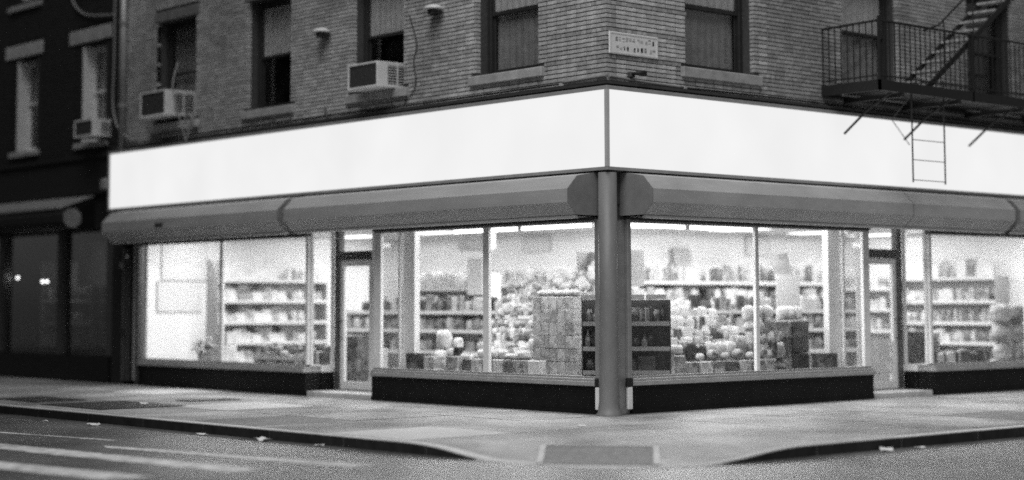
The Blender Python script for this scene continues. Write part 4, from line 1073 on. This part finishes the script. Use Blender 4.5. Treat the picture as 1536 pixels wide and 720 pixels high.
# ---- right window: long wall shelving on the back wall
rack('wall_shelf', 'long white wall shelving on the back wall seen through the main right window', 'shelf rack', (-6.38, 6.75, 0), Y, X, 6.0, .4, (.42, .82, 1.24, 1.62, 2.02), 2.06, lipm='white')
for k, z in enumerate((.42, .82, 1.24, 1.62, 2.02)):
    lab = ranks[k]+' shelf of the long white wall shelving'
    for f0, kd, mm, nm in ((0, 'bag', ['p_white', 'p_light', 'p_mid'], 'bag'), (2.0, 'box', ['p_white', 'p_light', 'p_dark', 'p_mid'], 'box'), (4.0, 'bag', ['p_white', 'p_light', 'p_mid', 'p_dark'], 'bag')):
        rowgoods(kd, mm, (-6.1, 6.85+f0, z), Y, X, 1.92, 'pale %s in the %s part of the %s' % (nm, {0: 'left', 2.0: 'middle', 4.0: 'right'}[f0], lab), nm, nm, '%ss in the %s part of the %s' % (nm, {0: 'left', 2.0: 'middle', 4.0: 'right'}[f0], lab), scale=1.0, hz=.34 if k < 4 else .42, gap=0, pmiss=.02)
card('notice_board', 'grey board leaning on top of the long wall shelving, left part', (-6.25, 8.35), Y, X, .5, .42, 2.30, m='board', cat='board', lean=.15)
# displays near the right window
def bin_(x, y, w, d, h, m, label, z=.5):
    o = MB().box(-w/2, w/2, -d/2, d/2, 0, h).build('display_bin', m, bev=.012, loc=(x, y, z)); return tag(o, label, 'bin')
bin_(-.72, 2.15, .26, .24, .30, 'p_light', 'pale tall tub just right of the dark rack')
o = inst(G['bag', 'p_white'][3], 'packet', (-.72, 2.15, .81), (0, 0, 1.5), (1.0, 1.2, .9)); tag(o, 'white packet on the pale tub right of the dark rack', 'packet')
bin_(-.75, 2.15, .24, .24, .12, 'p_white', 'white packet block standing over the pale tub, right of the dark rack', z=1.02) if False else None
# tiered stand along the right window
ts = empty('tiered_stand', 'tiered stand of mixed packets and fruit in the main right window', 'stand', (-1.15, 3.6, .085))
for k in range(5): MB().box(-k*.2-.2, -k*.2, -1.15, 1.2, 0, .55+k*.17).build('step_board', 'shelfgrey', ts)
for k in range(5): MB().box(-k*.2+.001, -k*.2+.012, -1.16, 1.21, .52+k*.17, .585+k*.17).build('step_lip', 'shelf', ts)
for k in range(5):
    mm = [['p_mid', 'p_light', 'p_mid'], ['p_light', 'p_white', 'p_mid'], ['p_white', 'p_light', 'p_dark'], ['p_white', 'p_white', 'p_dark', 'p_mid'], ['p_white', 'p_light']][k]
    for f0, kd in ((0, 'bag' if k % 2 else 'box'), (1.18, 'box' if k % 2 else 'bag')):
        nm = kd; rowgoods(kd, mm, (-1.15-k*.2-.1, 2.5+f0, .64+k*.17), Y, X, 1.12, 'mixed %s on the %s of the tiered stand' % (nm, ['lowest step', 'second step', 'third step', 'fourth step', 'top step'][k]+(', left half' if f0 == 0 else ', right half')), nm, nm, '%ss on tier %d %s' % (nm, k+1, 'left' if f0 == 0 else 'right'), gap=.0, scale=.9, hz=.27, pmiss=.02)
for i in range(7):
    o = inst(G['box', ['p_mid', 'p_light', 'p_mid', 'p_dark', 'p_light', 'p_mid', 'p_mid'][i]][1], 'carton', (-.72, 2.5+.31*i, .5), (0, 0, math.pi/2+rnd.uniform(-.1, .1)), (1.15, 1.5, 1.0)); tag(o, 'patterned carton in the row on the deck of the main right window', 'carton', 'cartons along the deck of the main right window')
for i in range(6):
    o = inst(G['melon'][1] if i % 2 else G['fruit'][1], 'fruit', (-.74, 2.75+.3*i, .70), (0, 0, i)); tag(o, 'round fruit sitting on the carton row in the main right window', 'fruit', 'fruit on the carton row, main right window')
# pyramid of bags right of window bar, dark crates, white tall panel
for r_ in range(5):
    for c_ in range(4-(r_ > 2)):
        o = inst(G['bag', ['p_white', 'p_light', 'p_white', 'p_mid'][(r_*3+c_) % 4]][(r_+c_) % 4], 'sack', (-.95-.02*r_, 4.30+.21*c_, .52+r_*.20), (0, rnd.uniform(-.4, .4), math.pi/2+rnd.uniform(-.4, .4)), (1, 1.3, .95)); tag(o, 'pale bag in the %s layer of the heap just right of the window bar' % ['lowest', 'second', 'third', 'fourth', 'top'][r_], 'sack', 'bags in heap layer %d' % (r_+1))
for k in range(3):
    for c_ in range(2):
        o = inst(G['box', ['p_mid', 'p_dark', 'p_mid'][k]][1], 'crate', (-1.05, 5.05+.46*c_, .5+.27*k), (0, 0, math.pi/2), (1.75, 2.0, 1.38)); tag(o, ['lowest', 'middle', 'top'][k]+' '+['grey patterned crate in the left stack', 'dark crate in the right stack'][c_]+' beside the pale panel, main right window', 'crate')
        if c_: o.data = G['box', 'p_dark'][1]
card('tall_panel', 'tall white panel behind the dark crates in the main right window', (-1.5, 5.85), Y, X, .62, 1.1, 1.0, m='p_white', cat='panel')
for i in range(3):
    o = inst(G['bag', 'p_white'][i], 'sack', (-1.2, 5.35+.2*i, 1.32), (0, 0, 1.6+.3*i), (1.1, 1.3, .9)); tag(o, 'white bag lying on the dark crates by the pale panel', 'sack', 'bags on the dark crates')
o = bin_(-.72, 5.85, .3, .34, .26, 'p_dark', 'small dark box on the deck beside the right door post')
card('hanging_magazine', 'curled grey poster hanging high in the main right window', (-1.6, 5.9), Y, X, .5, .45, 2.02, m='board', lean=.35, cat='poster')
# seen through the right door: frosted lower panel, counter and packets
rack('counter_rack', 'white counter shelves straight behind the right door', 'shelf rack', (-6.3, 13.57, 0), X, (0, -1, 0), 1.62, .4, (.5, 1.0, 1.45, 1.9), 2.2)
for k, z in enumerate((.5, 1.0, 1.45, 1.9)):
    rowgoods('box' if k % 2 else 'bag', ['p_white', 'p_light', 'p_mid'], (-6.2, 13.3, z), X, (0, -1, 0), 1.42, 'packet on the %s shelf behind the right door' % ['lowest', 'second', 'third', 'top'][k], 'packet', 'packet', 'packets on shelf %d behind the right door' % (k+1), scale=1.0, hz=.36, gap=0)
card('door_panel', 'pale frosted sheet over the lower half of the right shop door', (-.735, 7.33), Y, X, .74, .72, .24, m='frost', cat='panel', th=.006)
# seen through the left door
rack('counter_rack', 'grey counter shelves straight behind the left door', 'shelf rack', (-10.2, 4.6, 0), X, (0, -1, 0), 2.6, .4, (.5, 1.0, 1.45, 1.9), 2.2, m='shelf')
for k, z in enumerate((.5, 1.0, 1.45, 1.9)):
    rowgoods('bag' if k % 2 else 'box', [['p_dark', 'p_mid'], ['p_dark', 'p_mid', 'p_light'], ['p_white', 'p_light'], ['p_white']][k], (-10.1, 4.3, z), X, (0, -1, 0), 2.4, 'packet on the %s shelf behind the left door' % ['lowest', 'second', 'third', 'top'][k], 'packet', 'packet', 'packets on shelf %d behind the left door' % (k+1), scale=1.0, hz=.36, gap=0)
bin_(-8.3, 1.6, .7, .4, .95, 'p_dark', 'dark low cabinet behind the side glass of the left door', z=.086)
bin_(-6.72, 1.0, .2, .2, .75, 'p_white', 'slim white pillar bin just inside the left door', z=.086)
# ---- far right window: book shelves facing the street
rack('book_rack', 'white book rack in the far right window with five shelves', 'shelf rack', (-4.6, 13.55, 0), X, (0, -1, 0), 2.55, .45, (.43, .77, 1.18, 1.62, 2.10), 2.14, endp=2)
for k, z in enumerate((.43, .77, 1.18, 1.62, 2.10)):
    lab = ranks[k]+' shelf of the white book rack'
    kd = ['box', 'bag', 'can', 'box', 'magazine'][k]; nm = ['box', 'packet', 'can', 'box', 'book'][k]
    rowgoods(kd, [['p_mid', 'p_light'], ['p_white', 'p_mid', 'p_light'], ['p_white', 'p_mid', 'p_light'], ['p_light', 'p_white', 'p_mid'], ['p_white', 'p_white', 'p_mid']][k], (-4.55, 13.22, z), X, (0, -1, 0), 2.42, 'pale %s on the %s' % (nm, lab), nm, nm, '%ss on the %s' % (nm, lab), lean=-.1 if k == 4 else 0, scale=1.0, gap=0, hz=[.25, .33, .34, .3, .42][k], pmiss=.03)
    if k < 4: rowgoods('bag', ['p_white', 'p_light'], (-4.55, 13.12, z+.0), X, (0, -1, 0), .9, 'white bag at the left end of the '+lab, 'packet', 'packet', 'bags at the left end of the '+lab, scale=.9, pmiss=.2)
bin_(-.75, 8.38, .34, .5, .6, 'p_dark', 'dark tall bin behind the side glass right of the right door', z=.5)
for r_ in range(4):
    o = inst(G['bag', ['p_light', 'p_mid', 'p_light', 'p_white'][r_]][3], 'packet', (-.8, 9.05, .5+.15*r_), (0, 0, 1.57), (1.35, 1.6, .9)); tag(o, ['lowest', 'second', 'third', 'top'][r_]+' bag of the small pile at the left end of the far right window', 'packet')
for r_ in range(3):
    for c_ in range(2):
        o = inst(G['bag', 'p_light'][c_], 'bread_bag', (-.85, 11.42+.52*c_-.03*r_, .5+.36*r_), (0, 0, math.pi/2+rnd.uniform(-.15, .15)), (2.1, 2.4, 1.38)); tag(o, '%s large crinkled clear bag in the %s stack at the right edge of the picture' % (['lowest', 'middle', 'top'][r_], ['left', 'right'][c_]), 'bag')
# ---- inside the closed shop on the left
for i, (x, z) in enumerate(((-19.38, 2.2), (-18.15, 2.1), (-17.95, 2.1))):
    l = empty('small_lamp', 'tiny glowing lamp in the closed shop, '+['at the very left edge', 'left one of the close pair', 'right one of the close pair'][i], 'lamp', (x, .3, z))
    o = inst(g_ball(.035, 'dotlamp', 2), 'bulb', (0, 0, 0), parent=l); MB().tube([(0, 0, .06), (0, 0, .4)], .006).build('cord', 'iron', l)
bx_ = MB().box(-.09, .09, 0, .02, 0, .05).build('price_tag', 'plaque', loc=(-16.3, .2, 1.86)); tag(bx_, 'small pale tag hanging in the right window of the closed shop', 'tag')
for (a0, a1, nm) in ((-16.6, -14.8, 'right'), (-19.4, -17.0, 'left')):
    rack('display_shelf', 'dim shelves in the %s window of the closed shop' % nm, 'shelf rack', (a0, 1.3, 0), X, (0, -1, 0), a1-a0, .4, (.7, 1.2, 1.7), 2.6, m='shelfgrey', z0=.1)
    for k, z in enumerate((.7, 1.2, 1.7)):
        rowgoods(['box', 'bag', 'box'][k], ['p_mid', 'p_light', 'p_dark'], (a0+.05, 1.0, z), X, (0, -1, 0), a1-a0-.1, 'dim packet on the %s shelf in the %s window of the closed shop' % (['lowest', 'middle', 'top'][k], nm), 'packet', 'packet', 'dim packets, %s shelf, %s closed window' % (['lowest', 'middle', 'top'][k], nm), gap=.05)
card('window_poster', 'dim pale poster in the right window of the closed shop', (-15.7, .22), X, (0, -1, 0), 1.3, .95, 2.0, m='board', cat='poster')
# ---------------- litter on pavement and street
def scrap(x, y, z, s, label, seed):
    r = random.Random(seed); bm = bmesh.new(); bmesh.ops.create_grid(bm, x_segments=4, y_segments=3, size=.5)
    for v in bm.verts: v.co = Vector((v.co.x*s, v.co.y*s*.7, r.uniform(.0, .22)*s+.004))
    bmesh.ops.solidify(bm, geom=bm.faces[:], thickness=.002)
    me = bpy.data.meshes.new('paper_scrap'); bm.to_mesh(me); bm.free(); me.materials.append(M['paper']); o = bpy.data.objects.new('paper_scrap', me); COL.objects.link(o)
    o.location = (x, y, z); o.rotation_euler.z = r.uniform(0, 6); tag(o, label, 'litter')
scrap(-7.0, -3.55, .018, .16, 'crumpled white paper scrap on the wide cellar hatch', 1)
scrap(-.9, -5.32, -.128, .2, 'pale scrap in the gutter left of the dropped corner, nearest it', 2)
scrap(.3, -5.3, -.128, .12, 'small flake in the gutter left of the dropped corner', 3)
scrap(-2.3, -5.35, -.128, .14, 'flat scrap in the gutter in front of the main left window', 4)
scrap(-5.0, -5.5, -.128, .17, 'white scrap in the gutter below the cellar hatch', 5)
scrap(-6.3, -5.6, -.128, .10, 'small white scrap farther left in the dark gutter', 6)
scrap(5.5, 2.3, -.128, .22, 'white crumpled scrap in the right gutter at the picture edge', 7)
scrap(5.5, -.9, -.128, .2, 'long pale scrap in the right gutter', 8)
scrap(1.4, -1.9, .004, .12, 'tiny pale scrap on the pavement before the column', 9)
scrap(5.55, -.3, -.128, .12, 'small pale flake in the right gutter beside the long scrap', 10)
# ---------------- more stock, seen softly behind the nearer goods
# second rows of the long wall shelving and the white shelving, stacked deeper
for k, z in enumerate((.42, .82, 1.24, 1.62)):
    rowgoods('box', ['p_mid', 'p_dark', 'p_light'], (-6.25, 6.85, z), Y, X, 5.8, 'darker box at the back of the %s shelf of the long white shelving' % ranks[k], 'box', 'box', 'back row boxes, %s shelf of the long white shelving' % ranks[k], gap=.02, hz=.36)
# mid-height gondola in the right wing, between window stand and wall
rack('gondola', 'double-sided white gondola standing in the middle of the right wing', 'shelf rack', (-3.6, 4.6, 0), Y, X, 5.6, .4, (.3, .7, 1.1, 1.45), 1.5)
for k, z in enumerate((.7, 1.1, 1.45)):
    for f0, nm in ((0, 'left'), (1.9, 'middle'), (3.75, 'right')):
        rowgoods(['box', 'bag', 'box'][k], [['p_light', 'p_mid', 'p_dark'], ['p_white', 'p_light', 'p_mid'], ['p_white', 'p_mid', 'p_white', 'p_dark']][k], (-3.35, 4.7+f0, z), Y, X, 1.8, 'mixed packet on the %s shelf of the gondola, %s part' % (['second', 'third', 'top'][k], nm), 'packet', 'packet', 'packets on the %s shelf of the gondola, %s part' % (['second', 'third', 'top'][k], nm), gap=0, hz=.32)
# gondola in the left wing
rack('gondola', 'white gondola standing in the middle of the left wing', 'shelf rack', (-10.6, 3.5, 0), X, (0, -1, 0), 5.3, .4, (.3, .7, 1.1, 1.45), 1.5)
for k, z in enumerate((.7, 1.1, 1.45)):
    for f0, nm in ((0, 'left'), (1.75, 'middle'), (3.5, 'right')):
        rowgoods(['box', 'bag', 'box'][k], [['p_light', 'p_mid', 'p_dark'], ['p_white', 'p_light', 'p_mid'], ['p_white', 'p_mid', 'p_white', 'p_dark']][k], (-10.5+f0, 3.25, z), X, (0, -1, 0), 1.68, 'mixed packet on the %s shelf of the left gondola, %s part' % (['second', 'third', 'top'][k], nm), 'packet', 'packet', 'packets on the %s shelf of the left gondola, %s part' % (['second', 'third', 'top'][k], nm), gap=0, hz=.32)
# high shelves above the long wall shelving and the fruit stand
rack('high_shelf', 'high white shelf on the back wall left of the column', 'shelf rack', (-9.9, 6.48, 0), X, (0, -1, 0), 3.3, .35, (1.2, 1.6, 1.98), 2.3, z0=1.0)
for k, z in enumerate((1.2, 1.6, 1.98)):
    rowgoods(['box', 'bag', 'bottle'][k], ['p_white', 'p_light', 'p_mid'], (-9.8, 6.25, z), X, (0, -1, 0), 3.1, 'pale packet on the %s board of the high white shelf' % ['lower', 'middle', 'upper'][k], 'packet', 'packet', 'packets on the %s board of the high shelf' % ['lower', 'middle', 'upper'][k], gap=0, hz=.33)
# posters high on the walls
card('wall_poster', 'pale faint poster high on the back wall right of the column', (-6.38, 10.8), Y, X, .7, .4, 2.62, frame='pvc')
card('wall_poster', 'pale faint poster on the back wall above the high shelf', (-8.6, 6.49), X, (0, -1, 0), .8, .3, 2.68, frame='pvc')

# goods standing on the display decks, close behind the glass
for (o_, u_, n_, L_, pl_) in (((-10.3, .72, .5), X, (0, -1, 0), 2.5, 'deck below the magazine rack'), ((-.7, 8.75, .5), Y, X, 2.3, 'deck left of the bread bags'), ((-3.0, .62, .5), X, (0, -1, 0), .5, 'deck before the carton wall')):
    rowgoods('box', ['p_light', 'p_mid', 'p_dark', 'p_white'], o_, u_, n_, L_, 'small mixed packet on the '+pl_, 'packet', 'packet', 'packets on the '+pl_, gap=0, hz=.26, pmiss=0)
for (o_, u_, n_, L_, pl_) in (((-10.2, .9, .5), X, (0, -1, 0), 2.3, 'back of the deck below the magazine rack'), ((-.9, 2.4, .70), Y, X, 2.6, 'back of the main right window deck'), ((-4.9, .88, .5), X, (0, -1, 0), 2.3, 'back of the main left window deck')):
    rowgoods('bag', ['p_white', 'p_light', 'p_mid', 'p_dark'], o_, u_, n_, L_, 'taller mixed packet at the '+pl_, 'packet', 'packet', 'tall packets at the '+pl_, gap=0, hz=.40, pmiss=.08)

# white price cards clipped along the stands
pc = mesh_of(MB().box(-.006, .006, -.075, .075, 0, .10).build('goods', 'shopwall', bev=.002))
for k in range(5):
    for i in range(4):
        tag(inst(pc, 'price_card', (-1.125-k*.2, 2.65+.6*i+.13*(k % 2), .62+k*.17)), 'small white price card on the '+['lowest', 'second', 'third', 'fourth', 'top'][k]+' step of the tiered stand', 'price card', 'price cards on step %d of the tiered stand' % (k+1))
for k in range(6):
    for i in range(3):
        tag(inst(pc, 'price_card', (-4.75+.62*i+.15*(k % 2), 1.73+k*.16, .66+k*.22), (0, 0, math.pi/2)), 'small white price card on the '+['lowest', 'second', 'third', 'fourth', 'fifth', 'top'][k]+' step of the fruit stand', 'price card', 'price cards on step %d of the fruit stand' % (k+1))
